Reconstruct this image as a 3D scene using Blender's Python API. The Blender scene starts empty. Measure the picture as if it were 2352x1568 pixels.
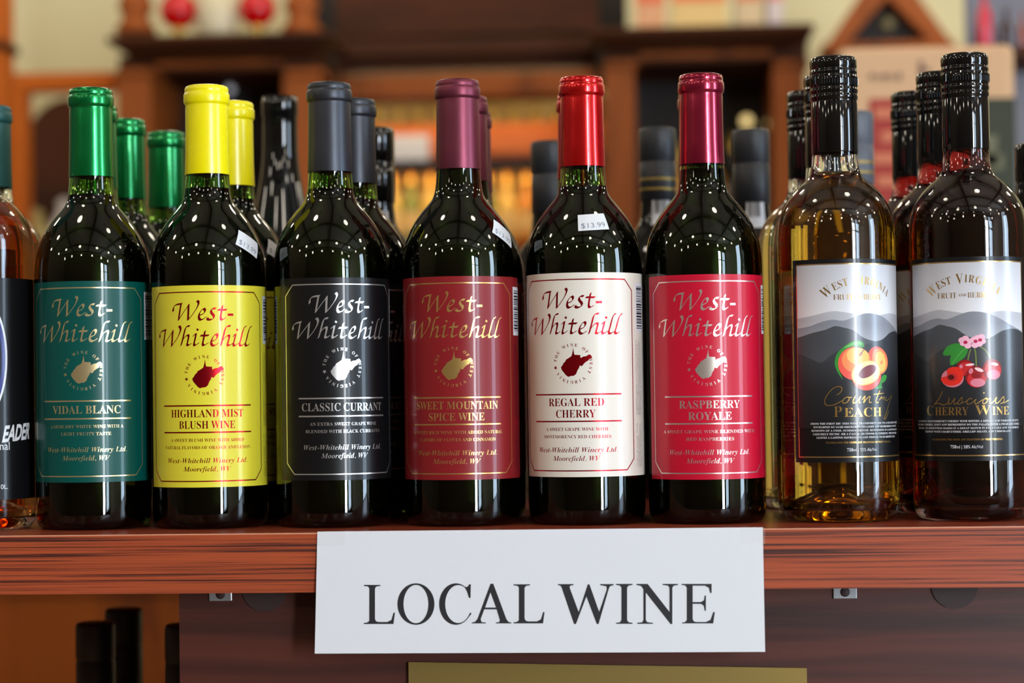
import bpy, bmesh, math, random
from math import sin, cos, pi, radians, asin, atan2, sqrt
from mathutils import Vector
random.seed(7)
S = bpy.context.scene
COL = S.collection

# ------------------------------------------------------------------ camera, world, exposure
Z0 = 1.20                                   # top of the display shelf above the floor
FPX, DIST, YAW, PITCH, ROLL, HCAM = 4925.3, 1.3985, radians(3.759), radians(1.413), radians(0.776), 0.0838
CAMP = Vector((DIST*sin(YAW), -DIST*cos(YAW), Z0+HCAM))
FWD = Vector((-sin(YAW)*cos(PITCH), cos(YAW)*cos(PITCH), sin(PITCH)))
_r0 = Vector((cos(YAW), sin(YAW), 0)); _u0 = _r0.cross(FWD)
RGT = _r0*cos(ROLL)-_u0*sin(ROLL); UPV = _u0*cos(ROLL)+_r0*sin(ROLL)
cam = bpy.data.cameras.new('camera'); camo = bpy.data.objects.new('camera', cam); COL.objects.link(camo)
from mathutils import Matrix
camo.matrix_world = Matrix(((RGT.x, UPV.x, -FWD.x, CAMP.x), (RGT.y, UPV.y, -FWD.y, CAMP.y), (RGT.z, UPV.z, -FWD.z, CAMP.z), (0, 0, 0, 1)))
cam.sensor_width = 36; cam.lens = FPX/2352*36; cam.clip_start = .02; cam.clip_end = 50
cam.dof.use_dof = True; cam.dof.focus_distance = 1.362; cam.dof.aperture_fstop = 5.2
S.camera = camo
S.view_settings.view_transform = 'Standard'; S.view_settings.look = 'None'
S.view_settings.exposure = -0.24; S.view_settings.gamma = 1; S.view_settings.use_curve_mapping = False
S.cycles.max_bounces = 20; S.cycles.transmission_bounces = 20; S.cycles.glossy_bounces = 8; S.cycles.diffuse_bounces = 4
S.cycles.transparent_max_bounces = 8; S.cycles.sample_clamp_indirect = 6
W = bpy.data.worlds.new('world'); S.world = W; W.use_nodes = True
W.node_tree.nodes['Background'].inputs[0].default_value = (.75, .85, 1, 1)
W.node_tree.nodes['Background'].inputs[1].default_value = 0.4
WINDOW_RADIANCE, LAMP_RADIANCE = 60.0, 30.0

def at(px, py, Y=None, P0=None, N=None):
    """the point of the plane y=Y (or the plane through P0 with normal N) seen at a pixel of the 2352x1568 photo"""
    d = FWD*FPX + RGT*(px-1176) + UPV*(784-py)
    if N is None: P0 = Vector((0, Y, 0)); N = Vector((0, 1, 0))
    return CAMP + d*((P0-CAMP).dot(N)/d.dot(N))

# ------------------------------------------------------------------ materials
def srgb(*c):
    return tuple(((x/255+.055)/1.055)**2.4 if x/255 > .04045 else x/255/12.92 for x in c)+(1,)
def mat(name, col, rough=.5, metal=0, spec=.5, coat=0, coat_rough=.05, trans=0, ior=1.5, emit=None, es=0):
    m = bpy.data.materials.new(name); m.use_nodes = True
    p = m.node_tree.nodes['Principled BSDF']; I = p.inputs
    if len(col) == 3: col = (*col, 1)
    I['Base Color'].default_value = col; I['Roughness'].default_value = rough; I['Metallic'].default_value = metal
    I['Specular IOR Level'].default_value = spec; I['Coat Weight'].default_value = coat; I['Coat Roughness'].default_value = coat_rough
    I['Transmission Weight'].default_value = trans; I['IOR'].default_value = ior
    if emit: I['Emission Color'].default_value = (*emit[:3], 1); I['Emission Strength'].default_value = es
    return m
def nt(m): return m.node_tree.nodes, m.node_tree.links, m.node_tree.nodes['Principled BSDF']
def add_bump(m, scale, strength, dist=.001, stretch=(1, 1, 1), detail=3):
    n, l, p = nt(m)
    tc = n.new('ShaderNodeTexCoord'); mp = n.new('ShaderNodeMapping'); mp.inputs['Scale'].default_value = stretch
    no = n.new('ShaderNodeTexNoise'); no.inputs['Scale'].default_value = scale; no.inputs['Detail'].default_value = detail
    b = n.new('ShaderNodeBump'); b.inputs['Strength'].default_value = strength; b.inputs['Distance'].default_value = dist
    l.new(tc.outputs['Object'], mp.inputs[0]); l.new(mp.outputs[0], no.inputs['Vector'])
    l.new(no.outputs[0], b.inputs['Height']); l.new(b.outputs[0], p.inputs['Normal'])
    return m
def ramp(n, stops, interp='LINEAR'):
    r = n.new('ShaderNodeValToRGB'); r.color_ramp.interpolation = interp
    e = r.color_ramp.elements
    while len(e) < len(stops): e.new(.5)
    for i, (p, c) in enumerate(stops): e[i].position = p; e[i].color = c if len(c) == 4 else (*c, 1)
    return r
def wood(name, base, dark, fine=1, stretch=(1.2, 40, 170), rough=.35, broad=None, lo=.36, hi=.5):
    """streaky grain running along x"""
    m = mat(name, base, rough); n, l, p = nt(m)
    tc = n.new('ShaderNodeTexCoord'); mp = n.new('ShaderNodeMapping'); mp.inputs['Scale'].default_value = stretch
    no = n.new('ShaderNodeTexNoise'); no.inputs['Scale'].default_value = fine; no.inputs['Detail'].default_value = 6; no.inputs['Roughness'].default_value = .62; no.inputs['Distortion'].default_value = .35
    l.new(tc.outputs['Object'], mp.inputs[0]); l.new(mp.outputs[0], no.inputs['Vector'])
    r = ramp(n, [(lo, dark), ((lo+hi)/2, tuple(a*.4+b*.6 for a, b in zip(dark[:3], base[:3]))), (hi, base), (.75, tuple(min(1, x*1.18) for x in base[:3]))])
    l.new(no.outputs[0], r.inputs[0])
    if broad:
        wv = n.new('ShaderNodeTexWave'); wv.wave_type = 'BANDS'; wv.bands_direction = 'Z'
        wv.inputs['Scale'].default_value = broad; wv.inputs['Distortion'].default_value = 7; wv.inputs['Detail'].default_value = 2; wv.inputs['Detail Scale'].default_value = 1.2
        mp2 = n.new('ShaderNodeMapping'); mp2.inputs['Scale'].default_value = (.28, 1, 1.6); l.new(tc.outputs['Object'], mp2.inputs[0]); l.new(mp2.outputs[0], wv.inputs['Vector'])
        r2 = ramp(n, [(0, (.55, .55, .58)), (.5, (1, 1, 1)), (1, (1.0, .95, .92))]); l.new(wv.outputs[0], r2.inputs[0])
        mx = n.new('ShaderNodeMix'); mx.data_type = 'RGBA'; mx.blend_type = 'MULTIPLY'; mx.inputs[0].default_value = .8
        l.new(r.outputs[0], mx.inputs[6]); l.new(r2.outputs[0], mx.inputs[7]); l.new(mx.outputs[2], p.inputs['Base Color'])
    else: l.new(r.outputs[0], p.inputs['Base Color'])
    b = n.new('ShaderNodeBump'); b.inputs['Strength'].default_value = .15; b.inputs['Distance'].default_value = .0004
    l.new(no.outputs[0], b.inputs['Height']); l.new(b.outputs[0], p.inputs['Normal'])
    return m
def grad(name, stops, rough=.3):
    """printed ink that changes with the height z (metres above the bottle's foot)"""
    m = mat(name, stops[0][1], rough, coat=.25, coat_rough=.12); n, l, p = nt(m)
    z0, z1 = stops[0][0], stops[-1][0]
    tc = n.new('ShaderNodeTexCoord'); sp = n.new('ShaderNodeSeparateXYZ'); mr = n.new('ShaderNodeMapRange')
    mr.inputs[1].default_value = z0/1000; mr.inputs[2].default_value = z1/1000
    r = ramp(n, [((z-z0)/(z1-z0), c) for z, c in stops])
    l.new(tc.outputs['Object'], sp.inputs[0]); l.new(sp.outputs['Z'], mr.inputs[0]); l.new(mr.outputs[0], r.inputs[0]); l.new(r.outputs[0], p.inputs['Base Color'])
    return m
def wine_mat(name, col, dens):
    m = bpy.data.materials.new(name); m.use_nodes = True; n = m.node_tree.nodes; l = m.node_tree.links
    n.remove(n['Principled BSDF']); g = n.new('ShaderNodeBsdfGlass'); g.inputs['IOR'].default_value = 1.34; g.inputs['Roughness'].default_value = 0
    v = n.new('ShaderNodeVolumeAbsorption'); v.inputs[0].default_value = (*col, 1); v.inputs[1].default_value = dens
    o = n['Material Output']; l.new(g.outputs[0], o.inputs['Surface']); l.new(v.outputs[0], o.inputs['Volume'])
    return m

M = {}
M['green_glass'] = mat('green_bottle_glass', (.17, .33, .06), .0, trans=1, ior=1.5)
M['clear_glass'] = mat('clear_bottle_glass', (.97, .98, .95), .0, trans=1, ior=1.47)
M['black_glass'] = mat('near_black_bottle_glass', (.006, .007, .007), .03, spec=.55)
M['dark_wine'] = mat('dark_wine', (.006, .003, .003), .25, spec=.2)
M['peach_wine'] = wine_mat('peach_wine', (.97, .76, .0), 28)
M['cherry_wine'] = wine_mat('cherry_wine', (.80, .01, .005), 240)
M['amber_wine'] = wine_mat('amber_wine', (.98, .60, .03), 40)
def capm(name, c, rough, metal, bump=0, coat=0):
    m = mat(name, c, rough, metal, coat=coat, coat_rough=.1)
    if bump: add_bump(m, 60, bump, .0006, (1, 1, .35))
    return m
M['cap_green'] = capm('green_foil', srgb(0, 128, 62), .26, .75, .12, .4)
M['cap_yellow'] = capm('yellow_plastic', srgb(245, 232, 0), .3, 0, .05, .2)
M['cap_graphite'] = capm('graphite_foil', srgb(62, 64, 70), .4, .7, .03)
M['cap_maroon'] = capm('maroon_foil', srgb(118, 54, 70), .4, .75, .03)
M['cap_red'] = capm('red_foil', srgb(205, 16, 18), .22, .7, .12, .5)
M['cap_raspberry'] = capm('raspberry_foil', srgb(148, 24, 54), .22, .7, .12, .5)
M['cap_teal'] = capm('teal_foil', srgb(32, 84, 82), .4, .2, .05)
M['cap_black'] = capm('black_lacquered_cap', (.004, .004, .004), .07, 0, 0, .15)
M['cap_matte'] = capm('matte_black_cap', srgb(38, 40, 45), .45, 0, 0)
M['cap_grey'] = capm('grey_cap', srgb(78, 82, 92), .45, 0, 0)
M['gold_band'] = mat('gold_band', srgb(150, 128, 70), .4, .8)
def paper(name, c, rough=.24): return mat(name, c, .36, spec=.28, coat=.22, coat_rough=.05)
M['lab_green'] = paper('green_label_paper', srgb(0, 78, 71))
M['lab_yellow'] = paper('yellow_label_paper', srgb(226, 215, 58))
M['lab_black'] = paper('black_label_paper', srgb(16, 16, 18))
M['lab_maroon'] = paper('maroon_label_paper', srgb(136, 28, 34))
M['lab_cream'] = paper('cream_label_paper', srgb(230, 224, 212))
M['lab_pink'] = paper('raspberry_label_paper', srgb(200, 16, 50))
M['white_paper'] = mat('white_paper', srgb(220, 223, 228), .6)
M['ink'] = mat('black_ink', srgb(28, 28, 34), .5)
M['grey_ink'] = mat('grey_ink', srgb(120, 125, 140), .5)
def foil(name, c): return mat(name, c, .28, .85)
M['gold_foil'] = foil('gold_foil', srgb(226, 188, 112))
M['pale_foil'] = foil('pale_gold_foil', srgb(236, 214, 160))
M['silver_foil'] = foil('silver_foil', srgb(232, 232, 230))
M['red_foil'] = foil('dark_red_foil', srgb(172, 14, 28))
M['rose_foil'] = foil('silver_rose_foil', srgb(236, 224, 212))
M['cream_ink'] = mat('cream_ink', srgb(228, 214, 178), .4)
M['white_ink'] = mat('white_ink', srgb(228, 230, 234), .4)
def ink(name, *c): return mat(name, srgb(*c), .3, coat=.25, coat_rough=.12)

# ------------------------------------------------------------------ object helpers
def link(name, me, parent=None, m=None):
    o = bpy.data.objects.new(name, me); COL.objects.link(o)
    if parent is not None: o.parent = parent
    for x in (m if isinstance(m, (list, tuple)) else [m] if m else []): me.materials.append(x)
    return o
def obj(name, bm, m, parent=None, smooth=False, loc=None):
    me = bpy.data.meshes.new(name); bmesh.ops.recalc_face_normals(bm, faces=bm.faces)
    if smooth:
        for f in bm.faces: f.smooth = True
    bm.to_mesh(me); bm.free()
    o = link(name, me, parent, m)
    if loc is not None: o.location = loc
    return o
def thing(name, label, cat, loc=(0, 0, 0), rz=0, group=None):
    o = bpy.data.objects.new(name, None); COL.objects.link(o); o.empty_display_size = .02
    o.location = loc; o.rotation_euler = (0, 0, rz); tag(o, label, cat, group); return o
def tag(o, label, cat, group=None):
    o['label'] = label; o['category'] = cat
    if group: o['group'] = group
    return o
def struct(name, bm, m):
    o = obj(name, bm, m); o['kind'] = 'structure'; return o
def box(bm, x0, x1, y0, y1, z0, z1, bev=0, mi=0):
    r = bmesh.ops.create_cube(bm, size=1); vs = r['verts']
    for v in vs: v.co = Vector(((x0+x1)/2+v.co.x*(x1-x0), (y0+y1)/2+v.co.y*(y1-y0), (z0+z1)/2+v.co.z*(z1-z0)))
    fs = set(f for v in vs for f in v.link_faces)
    for f in fs: f.material_index = mi
    if bev:
        es = list(set(e for v in vs for e in v.link_edges))
        bmesh.ops.bevel(bm, geom=es, offset=bev, segments=2, affect='EDGES', profile=.5)
    return bm
def B(*a, **k): return box(bmesh.new(), *a, **k)
def prism(bm, pts, y0, y1):
    """polygon in x,z pushed from y0 to y1"""
    a = [bm.verts.new((x, y0, z)) for x, z in pts]; b = [bm.verts.new((x, y1, z)) for x, z in pts]
    bm.faces.new(a); bm.faces.new(b[::-1]); n = len(pts)
    for i in range(n): bm.faces.new((a[i], b[i], b[(i+1) % n], a[(i+1) % n]))
    return bm
def cat(pts, n=4, closed=False):
    """Catmull-Rom through points"""
    out = []; N = len(pts); P = lambda i: pts[i % N] if closed else pts[max(0, min(N-1, i))]
    for i in range(N if closed else N-1):
        a, b, c, d = P(i-1), P(i), P(i+1), P(i+2)
        for k in range(n):
            t = k/n
            out.append(tuple(.5*(2*q+(r-p)*t+(2*p-5*q+4*r-s)*t*t+(3*q-p-3*r+s)*t**3) for p, q, r, s in zip(a, b, c, d)))
    if not closed: out.append(tuple(pts[-1]))
    return out
def lathe(bm, prof, seg=64, closed=False, sc=.001, mi=0, sharp=False):
    """revolve (r,z) millimetre points around z"""
    rings = []
    for r, z in prof:
        if r < 1e-6: rings.append([bm.verts.new((0, 0, z*sc))])
        else: rings.append([bm.verts.new((r*sc*sin(2*pi*k/seg), -r*sc*cos(2*pi*k/seg), z*sc)) for k in range(seg)])
    pairs = list(zip(rings, rings[1:]))+([(rings[-1], rings[0])] if closed else [])
    for a, b in pairs:
        if len(a) == 1 and len(b) == 1: continue
        for k in range(seg):
            k2 = (k+1) % seg
            vs = (a[0], b[k2], b[k]) if len(a) == 1 else (a[k], a[k2], b[0]) if len(b) == 1 else (a[k], a[k2], b[k2], b[k])
            f = bm.faces.new(vs); f.smooth = True; f.material_index = mi
    return bm
def copy_tree(o, parent=None):
    c = o.copy(); COL.objects.link(c)
    if parent is not None: c.parent = parent
    for ch in list(o.children): copy_tree(ch, c)
    return c

# ------------------------------------------------------------------ flat artwork that is wrapped round a bottle
def bold(s): return ''.join(chr(0x1D400+ord(c)-65) if 'A' <= c <= 'Z' else chr(0x1D41A+ord(c)-97) if 'a' <= c <= 'z' else chr(0x1D7CE+ord(c)-48) if '0' <= c <= '9' else c for c in s)
def bital(s): return ''.join(chr(0x1D468+ord(c)-65) if 'A' <= c <= 'Z' else chr(0x1D482+ord(c)-97) if 'a' <= c <= 'z' else c for c in s)
_tc = {}
def text2d(body, res=3, offset=0):
    key = (body, res, offset)
    if key not in _tc:
        c = bpy.data.curves.new('t', 'FONT'); c.body = body; c.size = 1; c.resolution_u = res; c.offset = offset
        o = bpy.data.objects.new('t', c); COL.objects.link(o); bpy.context.view_layer.update()
        me = o.to_mesh(); V = [(v.co.x, v.co.y) for v in me.vertices]; F = [tuple(p.vertices) for p in me.polygons]
        o.to_mesh_clear(); bpy.data.objects.remove(o); bpy.data.curves.remove(c)
        x0 = min(v[0] for v in V); x1 = max(v[0] for v in V)
        _tc[key] = ([((x-x0)/(x1-x0), y) for x, y in V], F, x1-x0)
    return _tc[key]
class Art:
    """2-D shapes in millimetres (u along the girth, v up), later wrapped"""
    def __init__(s): s.bm = bmesh.new()
    def face(s, pts, mi=0):
        a = sum(pts[i][0]*pts[(i+1) % len(pts)][1]-pts[(i+1) % len(pts)][0]*pts[i][1] for i in range(len(pts)))
        if abs(a) < 1e-9: return
        if a < 0: pts = pts[::-1]
        try: f = s.bm.faces.new([s.bm.verts.new((u, v, 0)) for u, v in pts]); f.material_index = mi
        except ValueError: pass
    def poly(s, pts, mi=0, hole=None):
        if hole is None and len(pts) <= 4: return s.face(pts, mi)
        bm = bmesh.new()
        for loop in [pts]+([hole] if hole else []):
            vs = [bm.verts.new((u, v, 0)) for u, v in loop]
            for i in range(len(vs)): bm.edges.new((vs[i], vs[(i+1) % len(vs)]))
        bmesh.ops.triangle_fill(bm, use_beauty=True, edges=bm.edges[:])
        for f in bm.faces: s.face([(v.co.x, v.co.y) for v in f.verts], mi)
        bm.free()
    def rect(s, u0, u1, v0, v1, mi=0): s.face([(u0, v0), (u1, v0), (u1, v1), (u0, v1)], mi)
    def ell(s, cu, cv, a, b, rot=0, mi=0, n=36, a0=0, a1=360):
        c, d = cos(radians(rot)), sin(radians(rot)); P = []
        for k in range(n+1 if a1-a0 < 360 else n):
            t = radians(a0+(a1-a0)*k/n); x, y = a*cos(t), b*sin(t); P.append((cu+x*c-y*d, cv+x*d+y*c))
        s.poly(P, mi)
    def line(s, pts, w, mi=0, closed=False):
        n = len(pts)
        for i in range(n if closed else n-1):
            (a, b), (c, d) = pts[i], pts[(i+1) % n]; L = sqrt((c-a)**2+(d-b)**2)
            if L < 1e-9: continue
            ux, uy = (c-a)/L, (d-b)/L; nx, ny = -uy*w/2, ux*w/2; e = w*.25
            s.face([(a+nx-ux*e, b+ny-uy*e), (a-nx-ux*e, b-ny-uy*e), (c-nx+ux*e, d-ny+uy*e), (c+nx+ux*e, d+ny+uy*e)], mi)
    def nib(s, pts, nx, ny, wmin, mi=0):
        for (a, b), (c, d) in zip(pts, pts[1:]):
            s.face([(a-nx, b-ny), (a+nx, b+ny), (c+nx, d+ny), (c-nx, d-ny)], mi)
        s.line(pts, wmin, mi)
    def text(s, body, cu, v, width, cap, mi=0, res=3, offset=0, rot=0, left=None, fn=None):
        """cap height and total width are set separately; rot turns about (cu,v)"""
        V, F, w = text2d(body, res, offset); k = cap/.69; P = []
        for x, y in V:
            x = (x-.5)*width if left is None else left-cu+x*width; y = y*k
            if fn: x, y = fn(x, y)
            if rot: x, y = x*cos(rot)-y*sin(rot), x*sin(rot)+y*cos(rot)
            P.append((cu+x, v+y))
        for f in F: s.face([P[i] for i in f], mi)
    def wrap(s, name, surf, off, mats, parent, step=2.0):
        bm = s.bm
        if step and bm.verts:
            bmesh.ops.remove_doubles(bm, verts=bm.verts[:], dist=1e-6)
            us = [v.co.x for v in bm.verts]; u = math.floor(min(us)/step)*step+step
            while u < max(us):
                if any(abs(f.verts[0].co.x-u) < 40 for f in bm.faces[:1]) or True:
                    bmesh.ops.bisect_plane(bm, geom=bm.verts[:]+bm.edges[:]+bm.faces[:], dist=1e-7, plane_co=(u, 0, 0), plane_no=(1, 0, 0))
                u += step
        N = []
        bm.verts.index_update()
        for v in bm.verts:
            p, nrm = surf(v.co.x, v.co.y, off); v.co = p; N.append(nrm)
        for f in bm.faces: f.smooth = True
        me = bpy.data.meshes.new(name); bm.to_mesh(me); bm.free()
        o = link(name, me, parent, mats); me.normals_split_custom_set_from_vertices(N)
        return o
def cyl(R):
    def f(u, v, off):
        t = u/R; n = Vector((sin(t), -cos(t), 0)); return n*((R+off)/1000)+Vector((0, 0, v/1000)), n
    return f
def onlathe(prof, theta, zc, tilt):
    """a patch of paper laid on a lathed surface around (theta, zc)"""
    P = [p for p in prof]
    L = [0]
    for a, b in zip(P, P[1:]): L.append(L[-1]+sqrt((a[0]-b[0])**2+(a[1]-b[1])**2))
    def rz(s):
        for i in range(len(P)-1):
            if L[i] <= s <= L[i+1] and L[i+1] > L[i]:
                t = (s-L[i])/(L[i+1]-L[i]); a, b = P[i], P[i+1]
                d = Vector((b[0]-a[0], b[1]-a[1])).normalized()
                return a[0]+(b[0]-a[0])*t, a[1]+(b[1]-a[1])*t, d
        return P[-1][0], P[-1][1], Vector((0, 1))
    sc = next(L[i]+(L[i+1]-L[i])*(zc-P[i][1])/(P[i+1][1]-P[i][1]) for i in range(len(P)-1) if P[i][1] <= zc <= P[i+1][1])
    r0 = rz(sc)[0]
    def f(u, v, off):
        a = u*cos(tilt)-v*sin(tilt); b = u*sin(tilt)+v*cos(tilt)
        r, z, d = rz(sc+b); t = theta+a/r0
        n2 = Vector((d.y, -d.x)); n = Vector((sin(t)*n2.x, -cos(t)*n2.x, n2.y))
        return Vector((sin(t)*(r+off*n2.x)/1000, -cos(t)*(r+off*n2.x)/1000, (z+off*n2.y)/1000)), n
    return f

# ------------------------------------------------------------------ bottles
BORD_OUT = [(33, .0), (35.6, 1.6), (37.2, 5), (37.7, 10)]+[(37.7, z) for z in (40, 80, 120, 155)]+cat([(37.7, 163), (37.5, 170), (36.2, 180), (33.2, 189), (29, 197), (24, 204), (19.8, 209), (17, 213), (15.5, 218), (14.8, 224), (14.3, 231)], 3)+[(13.4, 262), (13.2, 276), (13.8, 278), (13.9, 284), (13, 287)]
BORD_IN = [(9.3, 287), (9.5, 230), (10.5, 222)]+cat([(12.5, 214.5), (16, 208.5), (20.5, 202), (26, 195), (30.2, 187.5), (33, 179), (34.4, 169), (34.7, 160)], 3)+[(34.7, 120), (34.7, 60), (34.6, 16), (33.5, 10), (30, 7), (20, 14), (9, 22), (0, 24)]
PUNT = [(0, 19), (9, 17.5), (20, 10), (28, 3), (31, .4)]
FRUIT_OUT = [(31.5, 0), (34.8, 1.8), (36.6, 5.5), (37.4, 11)]+[(37.5, z) for z in (40, 80, 120, 160, 178)]+cat([(37.5, 184), (37.1, 190), (35.8, 197), (33, 204), (28.5, 210.5), (23.5, 215.5), (19.3, 219), (16.6, 223), (15.2, 229), (14.6, 236.6)], 3)+[(14.0, 270), (13.4, 292)]
FRUIT_IN = [(9.5, 292), (9.8, 240), (10.6, 230)]+cat([(13, 223), (17, 218), (22, 213.5), (27, 208.5), (31, 202.5), (33.4, 196), (34.4, 188), (34.6, 180)], 3)+[(34.6, 120), (34.6, 60), (34.5, 16), (33.5, 10), (30, 8), (20, 15), (9, 22), (0, 24)]
FLUTE_OUT = [(31, 0), (34, 1.5), (35.6, 5), (36, 10)]+[(36, z) for z in (60, 110, 140)]+cat([(36, 150), (35, 165), (32, 185), (27, 210), (21.5, 235), (17.5, 255), (15.3, 272), (14.4, 285)], 3)+[(13.9, 300), (13.6, 322), (12.5, 324.5), (0, 325)]
SCREW = [(14.9, 236.6), (15.1, 237.2), (15.0, 268.5), (14.7, 269.5), (14.7, 270.6), (15.3, 271.6), (15.4, 273.2), (15.0, 274.2), (15.0, 275), (15.5, 276), (15.5, 277.5), (15.1, 278.5), (15.1, 279.2), (15.5, 280), (15.4, 285.8), (15.0, 286.8), (15.0, 287.4), (15.35, 288.4), (15.2, 289.6), (14.8, 290.4), (14.8, 291.2), (15.2, 292.2), (15.2, 296.2), (14.6, 298), (13.4, 298.8), (11.5, 298.4), (0, 298.4)]
CAPS = [(14.75, 231), (14.8, 231.3), (14.35, 245), (14.1, 262), (14.0, 275), (13.85, 276.6), (13.9, 277.1), (14.7, 277.7), (15.1, 279), (15.1, 283.6), (14.9, 284.4), (14.35, 284.9), (14.3, 285.6), (14.45, 286.4), (14.3, 288), (13.6, 289.2), (12.4, 289.7), (10.5, 289.4), (0, 289.4)]
def thicken(prof, t, bottom_open=True):
    """a thin skin: outer line then back inside"""
    inner = [(max(0, r-t), z-(t if r < 13.5 and z > 280 else 0)) for r, z in prof if r > 0][::-1]
    return prof+[(0, prof[-1][1]-t)]+inner

def wine_prof(inner, level, grow):
    P = [(r+grow if r > 0 else 0, z-(grow if r < 30 and z < 30 else 0)) for r, z in inner if z < level]
    r = next(a[0]+(b[0]-a[0])*(a[1]-level)/max(1e-6, a[1]-b[1]) for a, b in zip(inner, inner[1:]) if a[1] >= level >= b[1])+grow
    return [(0, level), (r-.4, level), (r, level-.1)]+P

def sticker(bottle, prof, theta, zc, tilt, w=19, h=12, text='$13.99', bars=False):
    a = Art(); n = 10
    for i in range(n):
        for j in range(6): a.rect(-w/2+w*i/n, -w/2+w*(i+1)/n, -h/2+h*j/6, -h/2+h*(j+1)/6)
    sf = onlathe(prof, theta, zc, tilt)
    st = a.wrap('price_sticker', sf, .12, M['white_paper'], bottle, step=0); st['label'] = 'white price sticker'
    t = Art()
    if text: t.text(text, 0, -h*.36, w*.80, h*.30, offset=-.004)
    if bars:
        u = -w*.38
        while u < w*.3:
            ww = random.choice((.35, .5, .8)); t.rect(u, u+ww, -h*.15, h*.42); u += ww+random.choice((.4, .6, .9))
    t.wrap('price_lettering', sf, .2, M['grey_ink'] if not bars else M['ink'], st, step=1.5)
    return st

# hand-lettered name, traced in its own drawing units, then unrolled from the round bottle
def unroll(ox, oy, sc, cx, R, rel, base, mmpx, Rmm=37.8, slope=0.0):
    def f(x, y):
        px = ox+x/sc; py = oy+y/sc-slope*(ox+x/sc-cx)
        t = asin(max(-.995, min(.995, (px-cx)/R)))
        return (Rmm*(t-radians(rel)), (base-py)*mmpx)
    return f
W1 = [[(378, 322), (378, 285), (400, 245), (440, 230), (500, 224)], [(487, 228), (468, 330), (450, 438)], [(450, 438), (520, 335), (598, 232)], [(590, 232), (585, 335), (580, 438)], [(580, 438), (640, 365), (695, 285), (722, 222), (714, 192), (700, 186)]]
NAME_STROKES = [
    *W1,
    [(728, 378), (785, 352), (806, 315), (790, 288), (760, 308), (732, 350), (724, 400), (740, 432), (775, 428), (822, 395)],
    [(940, 288), (908, 284), (882, 308), (890, 345), (915, 375), (915, 410), (880, 432), (842, 428), (832, 408)],
    [(1028, 245), (1012, 330), (1002, 405), (1020, 432), (1062, 405)], [(968, 300), (1078, 300)],
    [(178, 662), (175, 625), (195, 590), (235, 570), (274, 564)], [(262, 568), (246, 660), (230, 778)], [(230, 778), (300, 675), (376, 572)], [(370, 572), (359, 680), (350, 778)], [(350, 778), (415, 695), (460, 618), (478, 560), (468, 524), (452, 518)],
    [(600, 518), (568, 518), (545, 545), (520, 630), (500, 710), (480, 772)], [(492, 722), (530, 665), (568, 634), (586, 648), (574, 715), (564, 755), (585, 768), (622, 742)],
    [(642, 650), (682, 618), (668, 700), (656, 748), (670, 770), (722, 735)],
    [(802, 580), (782, 690), (770, 748), (790, 768), (842, 735)], [(743, 640), (850, 638)],
    [(880, 718), (938, 690), (960, 645), (942, 620), (908, 652), (882, 708), (884, 755), (918, 772), (972, 738)],
    [(1122, 512), (1086, 514), (1060, 545), (1038, 630), (1018, 710), (1000, 772)], [(1012, 722), (1055, 662), (1092, 634), (1108, 650), (1092, 720), (1084, 758), (1108, 766), (1152, 735)],
    [(1152, 650), (1184, 618), (1168, 700), (1156, 750), (1174, 768), (1222, 735)],
    [(1312, 512), (1290, 525), (1268, 590), (1248, 680), (1232, 748), (1250, 768), (1292, 740)],
    [(1376, 512), (1356, 525), (1336, 590), (1316, 680), (1300, 748), (1318, 766), (1350, 742)]]
NAME_DOTS = [(705, 563), (1205, 560)]
STATE = [(798, 945), (804, 1000), (812, 1043), (888, 1047), (892, 1086), (922, 1068), (962, 1062), (985, 1045), (1010, 1038), (1030, 1062), (1036, 1088), (1008, 1090), (988, 1118), (955, 1138), (932, 1160), (908, 1192), (880, 1182), (870, 1215), (852, 1240), (832, 1292), (800, 1316), (764, 1318), (730, 1330), (700, 1312), (662, 1268), (640, 1242), (628, 1205), (650, 1180), (666, 1150), (690, 1130), (700, 1106), (735, 1086), (774, 1060), (790, 1000)]
UN = unroll(1490, 640, 5.808, 1620, 133, 4.3, 1192, .2845, slope=-.016)
LT = 158.0                                    # height of the label's top edge in the traced drawing

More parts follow.
